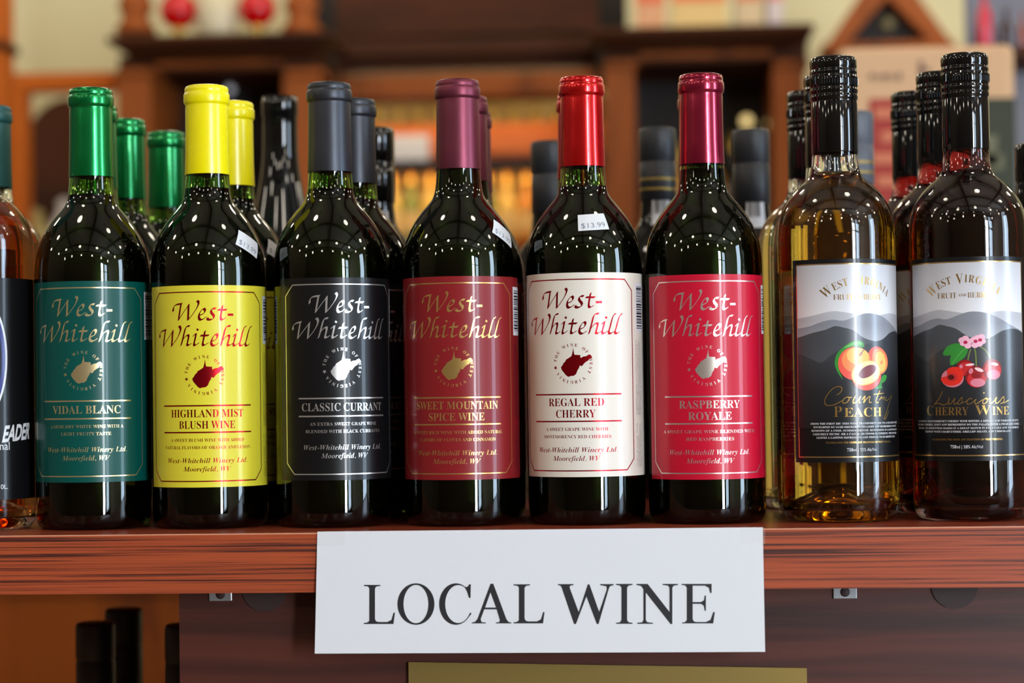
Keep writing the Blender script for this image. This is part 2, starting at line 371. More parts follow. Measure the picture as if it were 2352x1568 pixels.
def ww_label(bottle, zb, paper_m, foil_m, title, small, ink_m, two):
    """printed front label with a side panel; zb = lower edge of the paper"""
    H = 129.5; R = 37.7; top = zb+H
    sf = cyl(R); a = Art(); n = 90
    for i in range(n): a.rect(-47.5+123*i/n, -47.5+123*(i+1)/n, zb, top)
    lab = a.wrap('label', sf, .14, paper_m, bottle, step=0)
    Y = lambda v: top-v                        # v measured down from the top edge
    # border with cut corners
    b = Art(); L, c, t, bt = 41.5, 6.6, 4.3, H-3.9
    pts = [(-L+c, t), (L-c, t), (L, t+7), (L, bt-7), (L-c, bt), (-L+c, bt), (-L, bt-7), (-L, t+7)]
    b.line([(u, Y(v)) for u, v in pts], .75, closed=True); b.wrap('border', sf, .2, foil_m, lab)
    t_ = Art()
    F = lambda x, y: (UN(x, y)[0], UN(x, y)[1]-LT+top)
    for st in NAME_STROKES:
        q = [F(*p) for p in cat(st, 5)]; t_.nib(q, .68, .62, .42)
    for x, y in NAME_DOTS:
        u, v = F(x, y); t_.face([(u-.95, v), (u+.1, v-1.0), (u+.95, v), (u-.1, v+1.0)])
    u, v = F(1090, 362); u2, v2 = F(1160, 362); t_.face([(u, v-.8), (u2, v2-.7), (u2, v2+.8), (u, v+.7)])
    t_.wrap('name_lettering', sf, .2, foil_m, lab); t_ = Art()
    l2 = 94.3 if two else 88.6
    for yy in (77.2, l2): t_.rect(-31, 31, Y(yy)-.45, Y(yy)+.45)
    if two:
        for k, (s, w) in enumerate(title): t_.text(bold(s), 0, Y(84.6+7.3*k), w, 5.0, offset=-.004)
    else: t_.text(bold(title[0][0]), 0, Y(85.3), title[0][1], 5.1, offset=-.002)
    t_.wrap('title_lettering', sf, .2, foil_m, lab); t_ = Art()
    for k, (s, w) in enumerate(small): t_.text(bold(s), 0, Y(l2+6.0+4.7*k), w, 2.05, offset=-.006, res=2)
    o = 22.2 if two else 24
    t_.text(bital('West-Whitehill Winery Ltd.'), 0, Y(l2+o-2.6), 55, 3.2, offset=-.008, res=2)
    t_.text(bital('Moorefield, WV'), 0, Y(l2+o+2.8), 31.5, 3.2, offset=-.008, res=2)
    t_.wrap('small_lettering', sf, .2, foil_m, lab)
    e = Art(); e.poly([F(*p) for p in STATE])
    cu, cv = F(785, 1158)
    for k, ch in enumerate('THE WINE OF WEST VIRGINIA'):
        if ch == ' ': continue
        an = radians(-80+13.15*k); V, Fc, w = text2d(bold(ch), 2, 0)
        e.text(bold(ch), cu+10.9*sin(an), cv+10.9*cos(an), w*2.75, 1.95, rot=-an, res=2, offset=0)
    sa = radians(258); su, sv = cu+11.8*sin(sa), cv+11.8*cos(sa)
    e.poly([(su+(1.4 if k % 2 == 0 else .58)*sin(k*pi/5+sa), sv+(1.4 if k % 2 == 0 else .58)*cos(k*pi/5+sa)) for k in range(10)])
    e.wrap('emblem', sf, .2, foil_m, lab)
    # side panel: barcode and the small print that runs upwards
    q = Art(); q.rect(45.6, 57, Y(37.5), Y(6.2), 0); v = 8.5
    while v < 35:
        w = random.choice((.4, .6, .9, 1.2)); q.rect(47, 55.5, Y(v+w), Y(v), 1); v += w+random.choice((.45, .7, 1.0))
    # bars a hair above the white field
    for f in q.bm.faces:
        if f.material_index == 1:
            for vv in f.verts: vv.co.z = 1
    def sb(u, v, off, z=[0]): return sf(u, v, off)
    bmq = q.bm; us = sorted(set(round(x, 3) for x in (47, 48.5, 50, 51.5, 53, 54.5)))
    for u in us: bmesh.ops.bisect_plane(bmq, geom=bmq.verts[:]+bmq.edges[:]+bmq.faces[:], plane_co=(u, 0, 0), plane_no=(1, 0, 0))
    N = []
    bmq.verts.index_update()
    for v_ in bmq.verts:
        p, nn = sf(v_.co.x, v_.co.y, .2 if v_.co.z < .5 else .26); v_.co = p; N.append(nn)
    for f in bmq.faces: f.smooth = True
    me = bpy.data.meshes.new('barcode'); bmq.to_mesh(me); bmq.free(); link('barcode', me, lab, [M['white_paper'], M['ink']]); me.normals_split_custom_set_from_vertices(N)
    fp = Art()
    for k, (s, lo, hi) in enumerate([('GOVERNMENT WARNING: (1) ACCORDING TO THE SURGEON', 43, 91), ('GENERAL, WOMEN SHOULD NOT DRINK ALCOHOLIC', 45, 91), ('BEVERAGES DURING PREGNANCY BECAUSE OF THE RISK', 43, 91), ('OF BIRTH DEFECTS. (2) CONSUMPTION OF ALCOHOLIC', 44, 91)]):
        fp.text(s, 46.3+1.9*k, Y((lo+hi)/2), hi-lo, 1.05, rot=pi/2, res=1)
    for k, (s, lo, hi) in enumerate([('11% ALC. BY VOLUME   750 ML', 96, 124), ('CONTAINS SULFITES', 105, 124), ('PRODUCED AND BOTTLED BY', 97, 124), ('WINERY LTD., MOOREFIELD, WV', 96, 124)]):
        fp.text(s, 46.3+1.9*k, Y((lo+hi)/2), hi-lo, 1.05, rot=pi/2, res=1)
    fp.wrap('fine_print', sf, .2, ink_m, lab)
    return lab

def glass_parts(bottle, out, inn, glass_m, wine_m, level, grow, seg=80):
    g = lathe(bmesh.new(), PUNT+out+inn, seg); go = obj('glass', g, glass_m, bottle, True)
    w = lathe(bmesh.new(), wine_prof(inn, level, grow), seg); obj('wine', w, wine_m, go, True)
    return go
def capsule(bottle, prof, m, name='capsule', seg=56):
    return obj(name, lathe(bmesh.new(), thicken(prof, .35), seg), m, bottle, True)
def emboss(bottle, out, theta, s='750 ML', m=None, w=17):
    sf = onlathe(out, theta, 7.5, 0); a = Art(); a.text(s, 0, -1.6, w, 3.4, offset=.0)
    a.wrap('embossed_lettering', sf, .25, m or M['black_glass'], bottle, step=2)

def facing(X, Y): return atan2(CAMP.x-X, Y-CAMP.y)
ROW = .0789
FRONT_X = [-.2776, -.1999, -.1183, -.0336, .0477, .1253, .2110, .2951]
def put(o, X, Y, rel): o.location = (X, Y, Z0); o.rotation_euler = (0, 0, facing(X, Y)+radians(rel)); return o

SPECS = [
    ('green', 'cap_green', 'lab_green', 'pale_foil', [('VIDAL BLANC', 46)], [('A SEMI-DRY WHITE WINE WITH A', 50), ('LIGHT FRUITY TASTE', 33)], 'ink', False, 31, 219, -8),
    ('yellow', 'cap_yellow', 'lab_yellow', 'red_foil', [('HIGHLAND MIST', 49), ('BLUSH WINE', 37)], [('A SWEET BLUSH WINE WITH ADDED', 50), ('NATURAL FLAVORS OF ORANGE AND LEMON', 60)], 'ink', True, 27, 222, -3),
    ('black', 'cap_graphite', 'lab_black', 'silver_foil', [('CLASSIC CURRANT', 57)], [('AN EXTRA SWEET GRAPE WINE', 46), ('BLENDED WITH BLACK CURRANTS', 52)], 'grey_ink', False, 30.6, 220, 12),
    ('maroon', 'cap_maroon', 'lab_maroon', 'gold_foil', [('SWEET MOUNTAIN', 57), ('SPICE WINE', 37)], [('A SWEET RICH WINE WITH ADDED NATURAL', 64), ('FLAVORS OF CLOVES AND CINNAMON', 53)], 'ink', True, 30, 234, -5.5),
    ('cream', 'cap_red', 'lab_cream', 'red_foil', [('REGAL RED', 37), ('CHERRY', 26)], [('A SWEET GRAPE WINE WITH', 42), ('MONTMORENCY RED CHERRIES', 46)], 'ink', True, 31, 218, -10.5),
    ('raspberry', 'cap_raspberry', 'lab_pink', 'rose_foil', [('RASPBERRY', 40), ('ROYALE', 28)], [('A SWEET GRAPE WINE BLENDED WITH', 65), ('RED RASPBERRIES', 31)], 'ink', True, 28.5, 228, 4)]
CAPWORD = {'green': 'metallic green', 'yellow': 'bright yellow', 'black': 'graphite grey', 'maroon': 'dull maroon', 'cream': 'shiny red', 'raspberry': 'shiny raspberry'}
FRONT_LABEL = {
    'green': 'front dark wine bottle with dark green label and metallic green capsule',
    'yellow': 'front dark wine bottle with bright yellow label, red lettering and yellow capsule',
    'black': 'front dark wine bottle with black label, silver lettering and graphite capsule',
    'maroon': 'front dark wine bottle with maroon label, gold lettering and dull maroon capsule',
    'cream': 'front dark wine bottle with cream label, red lettering and shiny red capsule',
    'raspberry': 'front dark wine bottle with raspberry pink label and shiny raspberry capsule'}
STICK = {'yellow': (48, 184, -28), 'maroon': (58, 188, -32), 'cream': (11, 193, 4)}
ORD = ['first', 'second', 'third', 'fourth']
ROWS = {'green': [(0, .001), (-.0, 0), (.004, 0), (.020, 0)], 'yellow': [0, 0], 'black': [0, 0], 'maroon': [0, 0, 0], 'cream': [0, 0], 'raspberry': [0, 0]}
BACK_PX = {'green': [(226, 860), (294, 860), (386, 860)], 'yellow': [(541, 860)], 'black': [(822, 860)], 'maroon': [(1080, 860), (1090, 860)], 'cream': [(1336, 860)], 'raspberry': [(1616, 860)]}
for i, (nm, cm, lm, fm, title, small, im, two, zb, lvl, rel) in enumerate(SPECS):
    b = thing('wine_bottle', FRONT_LABEL[nm], 'wine bottle', group='wine bottles with %s capsules' % CAPWORD[nm])
    glass_parts(b, BORD_OUT, BORD_IN, M['green_glass'], M['dark_wine'], lvl, .3)
    capsule(b, CAPS, M[cm])
    ww_label(b, zb, M[lm], M[fm], title, small, M[im], two)
    th = {'green': -12, 'yellow': 45, 'maroon': 28}.get(nm)
    if th is not None: emboss(b, BORD_OUT, radians(th-rel), 'ML' if nm == 'green' else '750 ML', M['green_glass'], 6 if nm == 'green' else 17)
    for k, (px, py) in enumerate(BACK_PX[nm]):
        Yb = ROW*(k+1); Xb = at(px, py, Yb).x
        c = copy_tree(b); put(c, Xb, Yb, rel+random.uniform(-30, 30))
        where = 'behind the front bottle' if len(BACK_PX[nm]) == 1 else ['first behind the front bottle', 'second behind the front bottle', 'last and farthest back of its column'][k]
        c['label'] = 'wine bottle with %s capsule, %s' % (CAPWORD[nm], where)
        if nm == 'yellow': sticker(c, BORD_OUT, radians(48)-radians(c.rotation_euler.z*0), 184, radians(-28))
    if nm in STICK:
        t, z, tl = STICK[nm]; sticker(b, BORD_OUT, radians(t-rel), z, radians(tl))
    put(b, FRONT_X[i], 0, rel)

# ------------------------------------------------------------------ fruit wine bottles
GR = {}
GR['sky'] = grad('label_sky_print', [(95, srgb(235, 236, 240)), (130, srgb(232, 233, 238)), (166, srgb(190, 192, 200))])
GR['far'] = grad('far_ridge_print', [(112, srgb(226, 227, 232)), (128, srgb(186, 188, 196))])
GR['mid'] = grad('middle_ridge_print', [(100, srgb(196, 198, 206)), (125, srgb(138, 142, 152))])
GR['near'] = grad('near_ridge_print', [(78, srgb(120, 122, 128)), (100, srgb(82, 86, 92)), (112, srgb(76, 80, 86))])
GR['last'] = grad('dark_ridge_print', [(60, srgb(24, 25, 28)), (85, srgb(40, 42, 46)), (104, srgb(62, 65, 70))])
CH7 = unroll(1740, 560, 2.306, 2226, 134, -5, 1195, .277, 37.5)
RIDGES = [('far', [(825, 388), (880, 372), (950, 354), (1010, 360), (1100, 375), (1200, 380), (1300, 365), (1400, 374)]),
          ('mid', [(825, 440), (860, 430), (900, 410), (950, 398), (1000, 405), (1060, 385), (1120, 368), (1180, 370), (1240, 385), (1290, 410), (1340, 440), (1395, 470)]),
          ('near', [(825, 488), (870, 465), (920, 450), (960, 432), (1000, 440), (1050, 455), (1100, 490), (1150, 508), (1200, 512), (1240, 500), (1290, 470), (1340, 458), (1370, 462), (1395, 478)]),
          ('last', [(825, 570), (860, 600), (900, 622), (940, 585), (980, 560), (1030, 545), (1090, 535), (1150, 524), (1200, 514), (1240, 502), (1290, 473), (1340, 461), (1370, 465), (1395, 482)])]
FI = dict(gold=mat('label_gold_foil', srgb(200, 160, 92), .3, .85), line=mat('label_gold_line', srgb(206, 170, 110), .25, .85),
          leaf=ink('leaf_green_print', 58, 150, 60), leaf2=ink('leaf_light_print', 110, 190, 96), pr=ink('peach_red_print', 246, 98, 84), po=ink('peach_orange_print', 250, 150, 92), py=ink('peach_yellow_print', 253, 200, 112),
          pc=ink('peach_flesh_print', 253, 232, 172), pit=ink('peach_pit_print', 128, 62, 70), cd=ink('cherry_dark_print', 150, 28, 34), cr=ink('cherry_red_print', 206, 48, 52), cl=ink('cherry_pink_print', 222, 130, 150),
          cw=ink('cherry_shine_print', 246, 214, 216), cs=ink('cherry_half_print', 240, 52, 40), pk=ink('blossom_print', 248, 190, 212), pd=ink('blossom_heart_print', 196, 30, 80), st=ink('stalk_print', 120, 140, 70), blk=ink('dark_pit_print', 96, 16, 20))

def flow(pts, f, n=5): return [f(*p) for p in cat(pts, n)]
def fruit_label(bottle, kind):
    R = 37.5; sf = cyl(R); zb, zt, L = 38.3, 166.3, 45.5
    a = Art(); n = 70
    for i in range(n): a.rect(-L+2*L*i/n, -L+2*L*(i+1)/n, zb, zt)
    lab = a.wrap('label', sf, .14, M['lab_black'], bottle, step=0)
    g = Art(); l, w = L-3.3, .8
    g.line([(-l, zb+3.4), (l, zb+3.4), (l, zt-3.2), (-l, zt-3.2)], w, closed=True); g.wrap('border', sf, .20, FI['line'], lab)
    off = .17
    s = Art(); s.rect(-l, l, 100, zt-3.4); s.wrap('sky_print', sf, off, GR['sky'], lab)
    names = {'far': 'far_ridge_print', 'mid': 'middle_ridge_print', 'near': 'near_ridge_print', 'last': 'dark_ridge_print'}
    for k, (key, pts) in enumerate(RIDGES):
        q = [CH7(*p) for p in cat(pts, 3)]
        u0, u1 = q[0][0], q[-1][0]; q = [(-l+(u-u0)/(u1-u0)*2*l, v) for u, v in q]
        s = Art()
        for (ua, va), (ub, vb) in zip(q, q[1:]):
            if ub-ua > 1e-4: s.face([(ua, 60), (ub, 60), (ub, vb), (ua, va)])
        s.wrap(names[key], sf, off+.025*(k+1), GR[key], lab)
    T = Art()
    # arched name
    word = 'WEST VIRGINIA'; Rr = 33.0; cv = 117.2; adv = []; x = 0
    for ch in word:
        if ch == ' ': adv.append((ch, x, 0, 0)); x += 2.2; continue
        big = ch in 'WV' and (x == 0 or ch == 'V'); cap = 6.6 if big else 5.0
        V, F, w = text2d(bold(ch), 3, -.012); ww = w*cap/.69*.74; adv.append((ch, x, ww, cap)); x += ww+.55
    for ch, x0, ww, cap in adv:
        if ch == ' ': continue
        an = (x0+ww/2-x/2)/Rr; T.text(bold(ch), Rr*sin(an), cv+Rr*cos(an)-(0.8 if cap > 6 else 0), ww, cap, rot=-an, offset=-.012)
    T.text(bold('FRUIT'), -10.6, 140.4, 12.4, 3.6, offset=-.016); T.text(bold('AND'), -.9, 141.4, 5, 1.7, offset=-.01); T.text(bold('BERRY'), 9.3, 140.4, 13.6, 3.6, offset=-.016)
    T.wrap('name_lettering', sf, .33, FI['gold'], lab); T = Art()
    if kind == 'peach':
        C = unroll(1830, 760, 5.225, 1924, 134, 22, 1190, .2795, 37.5)
        strokes = [[(468, 738), (502, 715), (526, 680), (520, 648), (480, 640), (420, 665), (360, 730), (326, 800), (332, 845), (372, 862), (440, 850), (510, 815), (545, 798)],
                   [(600, 762), (560, 775), (532, 810), (542, 835), (575, 830), (606, 795), (604, 768), (590, 766), (636, 770)],
                   [(680, 755), (656, 800), (652, 830), (672, 835), (712, 800), (740, 758), (724, 800), (722, 830), (738, 832)],
                   [(760, 795), (790, 755), (784, 795), (775, 832), (800, 800), (836, 765), (850, 767), (840, 800), (842, 830), (865, 830)],
                   [(966, 690), (936, 760), (916, 810), (922, 835), (948, 828)], [(893, 737), (1010, 725)],
                   [(958, 805), (984, 765), (986, 788), (1016, 770), (1008, 805)],
                   [(1040, 768), (1030, 802), (1046, 812), (1080, 782), (1106, 752), (1088, 805), (1058, 885), (1030, 970), (1010, 1020), (1022, 1030), (1046, 990), (1062, 930)]]
        for st in strokes: T.nib(flow(st, C), .25, .25, .55)
        V, F, w = text2d(bold('PEACH'), 3, -.008)
        T.text(bold('P'), -15.2, C(0, 1000)[1]+.2, 5.0, 6.8, offset=-.01); T.text(bold('EACH'), 1.6, C(0, 1000)[1]+.2, 26, 5.7, offset=-.008)
        para = ['FROM THE FIRST SIP, THIS WINE TRANSPORTS YOU TO A PEACHY COVE', 'ENVELOPED BY LUSH ORCHARDS. ITS LIGHT AND REFRESHING TASTE', 'REMINDS OF A COOL SUMMER BREEZE, RENDERING IT A FITTING SIP', 'LEISURELY PICNIC, OR A CASUAL OUTDOOR GATHERING. THE PEACH', 'LEAVES A LASTING IMPRESSION AND PROVES TO BE RIGHT EVEN']
        wid = [66, 62, 65, 63, 58]; y0 = C(0, 1085)[1]; dv = 2.2; pct = '11%'
    else:
        C = unroll(2080, 760, 5.228, 2226, 134, -5, 1195, .277, 37.5)
        strokes = [[(440, 725), (422, 770), (390, 825), (345, 880), (372, 868), (412, 872), (450, 886), (500, 865), (520, 800), (506, 850), (512, 876), (542, 865), (582, 808), (570, 850), (580, 880), (620, 850), (662, 798), (664, 835), (652, 868), (622, 878), (606, 866)],
                   [(655, 868), (700, 850), (730, 830)], [(775, 818), (748, 814), (718, 848), (724, 880), (765, 872), (820, 825), (806, 855), (816, 880), (850, 862), (895, 830)],
                   [(935, 815), (905, 832), (896, 868), (922, 876), (950, 845), (944, 815), (930, 812), (950, 826), (985, 815), (976, 855), (988, 876), (1022, 850), (1056, 805), (1042, 850), (1054, 876), (1090, 850), (1132, 798), (1140, 840), (1124, 870), (1100, 876)], [(1124, 872), (1160, 860), (1192, 838)]]
        for st in strokes: T.nib(flow(st, C), .25, .25, .5)
        u, v = C(912, 750); T.ell(u, v, .5, .5, n=10)
        yv = C(0, 1010)[1]
        T.text(bold('C'), -24.3, yv, 5.2, 6.2, offset=-.008); T.text(bold('HERRY'), -9.2, yv, 22, 5.2, offset=-.008)
        T.text(bold('W'), 10.4, yv, 9.6, 6.2, offset=-.01); T.text(bold('INE'), 22.2, yv, 11.6, 5.2, offset=-.008)
        para = ['LUSCIOUS MONTMORENCY CHERRY WINE OFFERS A BRIGHT AND VIBRANT SCENT', 'OF RED CHERRY, JUICY AND REFRESHING ON THE PALATE, WITH A DELICATE CORE', 'FINISH. ITS SWEETNESS MAKES IT A GREAT MATCH IN COCKTAILS AND DESSERTS', 'TOPPED WITH CHARCUTERIE, GRILLED MEATS, AND CHOCOLATE']
        wid = [72, 73, 72, 58]; y0 = C(0, 1090)[1]; dv = 2.2; pct = '10%'
    T.wrap('title_lettering', sf, .33, FI['gold'], lab); T = Art()
    T.text(bold('CELEBRATING THE PRIDE AND TRADITION OF WEST VIRGINIA'), 0, C(0, 1308)[1], 46, 1.15, res=1)
    T.wrap('motto_lettering', sf, .33, FI['gold'], lab)
    P = Art()
    for k, (s, w) in enumerate(zip(para, wid)): P.text(bold(s), 0, y0-dv*k, w, 1.15, res=1)
    P.wrap('fine_print', sf, .33, M['white_ink'], lab); P = Art()
    P.text(bold('750')+'ml | '+bold(pct)+' Alc/Vol', 0, C(0, 1402)[1], 20, 2.0, res=2, offset=-.004)
    P.wrap('volume_lettering', sf, .33, M['white_ink'], lab)
    fr = []                                     # printed fruit: layers of flat ink from back to front
    def layer(key, fn): fr.append((key, fn))
    E_ = lambda cx, cy, a, b, rot=0, **k: (lambda A, mi: A.poly([C(cx+a*cos(t)*cos(radians(rot))+b*sin(t)*sin(radians(rot)), cy-a*cos(t)*sin(radians(rot))+b*sin(t)*cos(radians(rot))) for t in [2*pi*i/36 for i in range(36)]], mi))
    G_ = lambda pts, n=4: (lambda A, mi: A.poly([C(*p) for p in cat(pts, n, True)], mi))
    L_ = lambda pts, w: (lambda A, mi: A.line(flow(pts, C), w, mi))
    if kind == 'peach':
        layer('leaf', G_([(540, 560), (480, 470), (450, 370), (475, 260), (560, 170), (660, 112), (750, 105), (790, 140), (780, 185), (700, 170), (600, 190), (520, 270), (490, 380), (510, 480)]))
        layer('leaf2', G_([(560, 185), (650, 130), (740, 120), (770, 150), (690, 150), (610, 180)]))
        layer('leaf', G_([(960, 620), (1000, 515), (1048, 520), (1030, 580), (985, 615), (990, 668), (910, 668)]))
        for key, cx, cy, a, b in (('pr', 945, 340, 118, 168), ('po', 968, 345, 88, 150), ('py', 978, 350, 58, 120)): layer(key, E_(cx, cy, a, b, 8))
        layer('po', E_(988, 362, 14, 26, -20))
        for key, cx, cy, a, b, r in (('pr', 675, 372, 188, 195, 0), ('po', 695, 330, 165, 150, 0), ('py', 715, 285, 128, 98, -12)): layer(key, E_(cx, cy, a, b, r))
        layer('po', E_(748, 262, 26, 20, 40)); layer('pit', L_([(738, 285), (755, 250), (790, 208)], .5))
        for key, cx, cy, a, b, r in (('pr', 812, 530, 168, 160, 15), ('py', 806, 484, 176, 140, 25), ('pc', 806, 482, 164, 128, 25), ('pit', 822, 468, 112, 62, 32)): layer(key, E_(cx, cy, a, b, r))
    else:
        for p in ([(770, 235), (750, 300), (735, 375)], [(812, 200), (828, 300), (832, 440)], [(870, 195), (950, 260), (1005, 375)]): layer('st', L_(p, .8))
        layer('leaf', G_([(455, 290), (500, 200), (600, 160), (690, 180), (620, 270), (545, 300)])); layer('leaf', G_([(542, 420), (545, 310), (620, 230), (735, 200), (720, 300), (640, 375)])); layer('leaf2', L_([(560, 400), (640, 290), (715, 215)], .35))
        for cx, cy, a, b in ((705, 450, 98, 95), (1010, 475, 108, 125)):
            layer('cd', E_(cx, cy, a, b)); layer('cr', E_(cx+4, cy+12, a*.86, b*.82))
        layer('cl', E_(1022, 535, 78, 58)); layer('cw', E_(1040, 412, 42, 18, -12)); layer('cw', E_(760, 415, 52, 14, 5)); layer('cl', E_(660, 435, 20, 24))
        layer('cd', E_(828, 560, 122, 126)); layer('cr', E_(832, 590, 104, 94)); layer('cl', E_(845, 628, 84, 50)); layer('cd', E_(835, 540, 62, 40)); layer('cw', E_(862, 475, 52, 20, -22)); layer('cl', E_(770, 490, 24, 34, -20))
        layer('cl', E_(560, 570, 128, 110)); layer('cs', G_([(428, 570), (500, 540), (500, 470), (570, 438), (650, 455), (682, 530), (650, 620), (560, 660), (470, 640)])); layer('cr', E_(555, 560, 62, 50)); layer('blk', E_(545, 560, 36, 30))
        for cx, cy in ((675, 125), (715, 105), (755, 140), (740, 190), (690, 160), (810, 120), (850, 100), (895, 90), (905, 140), (870, 170), (820, 185)): layer('pk', E_(cx, cy, 40, 34))
        for cx, cy in ((715, 150), (828, 140), (880, 125)): layer('pd', E_(cx, cy, 22, 20))
    keys = list(dict.fromkeys(k for k, _ in fr)); A = None
    bm = bmesh.new(); N = []
    fsl = []
    for k, (key, fn) in enumerate(fr):
        A = Art(); fn(A, keys.index(key)); o = A.bm
        us = [v.co.x for v in o.verts]; u = math.floor(min(us)/2)*2+2
        while u < max(us): bmesh.ops.bisect_plane(o, geom=o.verts[:]+o.edges[:]+o.faces[:], plane_co=(u, 0, 0), plane_no=(1, 0, 0)); u += 2
        for f in o.faces:
            vs = []
            for v in f.verts:
                p, nn = sf(v.co.x, v.co.y, .32+.015*k); vs.append(bm.verts.new(p)); N.append(nn)
            nf = bm.faces.new(vs); nf.material_index = f.material_index; nf.smooth = True
        o.free()
    me = bpy.data.meshes.new('fruit_print'); bm.to_mesh(me); bm.free(); link('fruit_print', me, lab, [FI[k] for k in keys]); me.normals_split_custom_set_from_vertices(N)

def screw_cap(bottle):
    c = obj('screw_cap', lathe(bmesh.new(), thicken(SCREW, .3), 56), M['cap_black'], bottle, True)
    bm = bmesh.new()                            # knurled band
    for k in range(56):
        a = 2*pi*k/56; r = .01548; d = .00028; w = .00042
        n = Vector((sin(a), -cos(a), 0)); t = Vector((cos(a), sin(a), 0))
        P = [n*(r-d)-t*w, n*(r+d)-t*w*.5, n*(r+d)+t*w*.5, n*(r-d)+t*w]
        lo = [bm.verts.new(p+Vector((0, 0, .2806))) for p in P]; hi = [bm.verts.new(p+Vector((0, 0, .2854))) for p in P]
        for q in range(4): bm.faces.new((lo[q], lo[(q+1) % 4], hi[(q+1) % 4], hi[q]))
        bm.faces.new(hi); bm.faces.new(lo[::-1])
    obj('knurled_band', bm, M['cap_black'], c)
for kind, X, rel, wm, lvl, backs, words in (('peach', FRONT_X[6], 22, 'peach_wine', 223.5, [(1909, 860), (1866, 860)], 'clear bottle of golden peach wine'), ('cherry', FRONT_X[7], -5, 'cherry_wine', 238, [(2168, 860), (2106, 860)], 'bottle of dark red cherry wine')):
    b = thing('wine_bottle', 'front %s with %s printed on its grey mountain label' % (words, 'peaches' if kind == 'peach' else 'cherries'), 'wine bottle', group='%s bottles with black screw caps' % kind)
    glass_parts(b, FRUIT_OUT, FRUIT_IN, M['clear_glass'], M[wm], lvl, .25)
    screw_cap(b); fruit_label(b, kind)
    for k, (px, py) in enumerate(backs):
        Yb = ROW*(k+1)+(.016 if kind == 'cherry' and k else 0); c = copy_tree(b); put(c, at(px, py, Yb).x, Yb, rel+(-6, 9)[k])
        c['label'] = '%s with black screw cap, %s behind the front one' % (words, ('next', 'farthest')[k])
    put(b, X, 0, rel)
# one more bottle edge at the far right of the shelf
# ------------------------------------------------------------------ amber bottles at the left end
b = thing('wine_bottle', 'front bottle of amber orange wine with black label and white oval', 'wine bottle', group='amber wine bottles')
glass_parts(b, FRUIT_OUT, FRUIT_IN, M['clear_glass'], M['amber_wine'], 214, .25)
capsule(b, [(r+.25, z+5.5) for r, z in CAPS], M['cap_teal'])
sf = cyl(37.5); a = Art()
for i in range(70): a.rect(-50+100*i/70, -50+100*(i+1)/70, 20, 164)
lab = a.wrap('label', sf, .14, M['lab_black'], b, step=0)
a = Art(); a.ell(0, 112, 19.8, 41, n=60); a.wrap('oval_rim', sf, .19, M['white_ink'], lab)
a = Art(); a.ell(0, 112, 18.4, 39.4, n=60); a.wrap('oval_field', sf, .24, ink('navy_print', 20, 24, 120), lab)
a = Art(); a.ell(0, 112, 15.8, 36.5, n=60); a.wrap('oval_centre', sf, .29, M['lab_black'], lab)
a = Art(); a.text('EADER', 27.6, 58.5, 24, 10, offset=.035, fn=lambda x, y: (x+y*.22, y+x*.08)); a.wrap('brush_lettering', sf, .2, M['white_ink'], lab)
a = Art(); a.text('nal', 17.5, 52.3, 7, 5.2); a.wrap('lettering', sf, .2, M['white_ink'], lab)
a = Art(); a.text('0L.', 17, 27, 5, 3); a.wrap('volume_lettering', sf, .2, M['white_ink'], lab)
c = copy_tree(b); Yb = ROW+.032; put(c, at(-17, 860, Yb).x, Yb, -40); c['label'] = 'amber wine bottle with dark teal capsule behind the front amber bottle'
sticker(c, FRUIT_OUT, radians(28+40), 193, radians(-14), text='$11.99')
put(b, at(-52, 860, 0).x, 0, 0)

# ------------------------------------------------------------------ dark bottles in the row at the back of the shelf
BACKCAP = [(14.6, 232), (15.0, 232.4), (15.0, 262), (14.4, 263), (14.4, 264.2), (15.1, 265.2), (15.1, 288), (14.4, 290.2), (12.5, 291), (0, 291)]
def back_bottle(px, Y, top_py, capm_, label, band=False, stick=None, flute=False, rz=0):
    """a dark bottle whose height follows from how high its cap stands"""
    X = at(px, 860, Y).x; H = (at(px, top_py, Y).z-Z0)*1000
    g = thing('wine_bottle', label, 'wine bottle', group='dark bottles along the back of the shelf')
    if flute:
        k = H/325; pr = [(r, z*k) for r, z in FLUTE_OUT]
        obj('glass', lathe(bmesh.new(), PUNT+pr, 56), M['black_glass'], g, True)
        obj('capsule', lathe(bmesh.new(), thicken([(14.5, 286*k), (14.3, 300*k), (14.2, 310*k), (14.9, 311*k), (15, 321*k), (14, 325.4*k), (0, 325.6*k)], .3), 48), M['cap_black'], g, True)
    else:
        d = H-291; pr = [(r, z+(d if z > 150 else 0)) for r, z in BORD_OUT]
        obj('glass', lathe(bmesh.new(), PUNT+pr+[(0, 287+d)], 56), M['black_glass'], g, True)
        obj('cap', lathe(bmesh.new(), thicken([(r, z+d) for r, z in BACKCAP], .3), 48), capm_, g, True)
        if band:
            for zz in (240, 248):
                obj('gold_band', lathe(bmesh.new(), [(15.02, zz+d), (15.12, zz+d+.1), (15.12, zz+d+2.2), (15.02, zz+d+2.3)], 48), M['gold_band'], g, True)
        if stick: sticker(g, pr, radians(stick[0]), stick[1]+d, radians(stick[2]), w=stick[3], h=stick[4], text=None, bars=True)
    return put(g, X, Y, rz)
back_bottle(650, .345, 224, None, 'tall slim glossy black bottle behind the yellow capsules', flute=True)
back_bottle(868, .275, 295, M['cap_black'], 'small glossy black bottle behind the graphite capsules', stick=(10, 219, 0, 16, 12))
back_bottle(1268, .345, 325, M['cap_matte'], 'matte black capped bottle showing beside the shiny red capsule', stick=(20, 225, 0, 13, 20))
back_bottle(1518, .330, 295, M['cap_matte'], 'black capped bottle with gold bands left of the raspberry capsule', band=True, stick=(10, 225, 0, 15, 26))
back_bottle(1733, .320, 298, M['cap_matte'], 'matte black capped bottle standing right of the raspberry capsule', stick=(12, 224, 0, 15, 26))
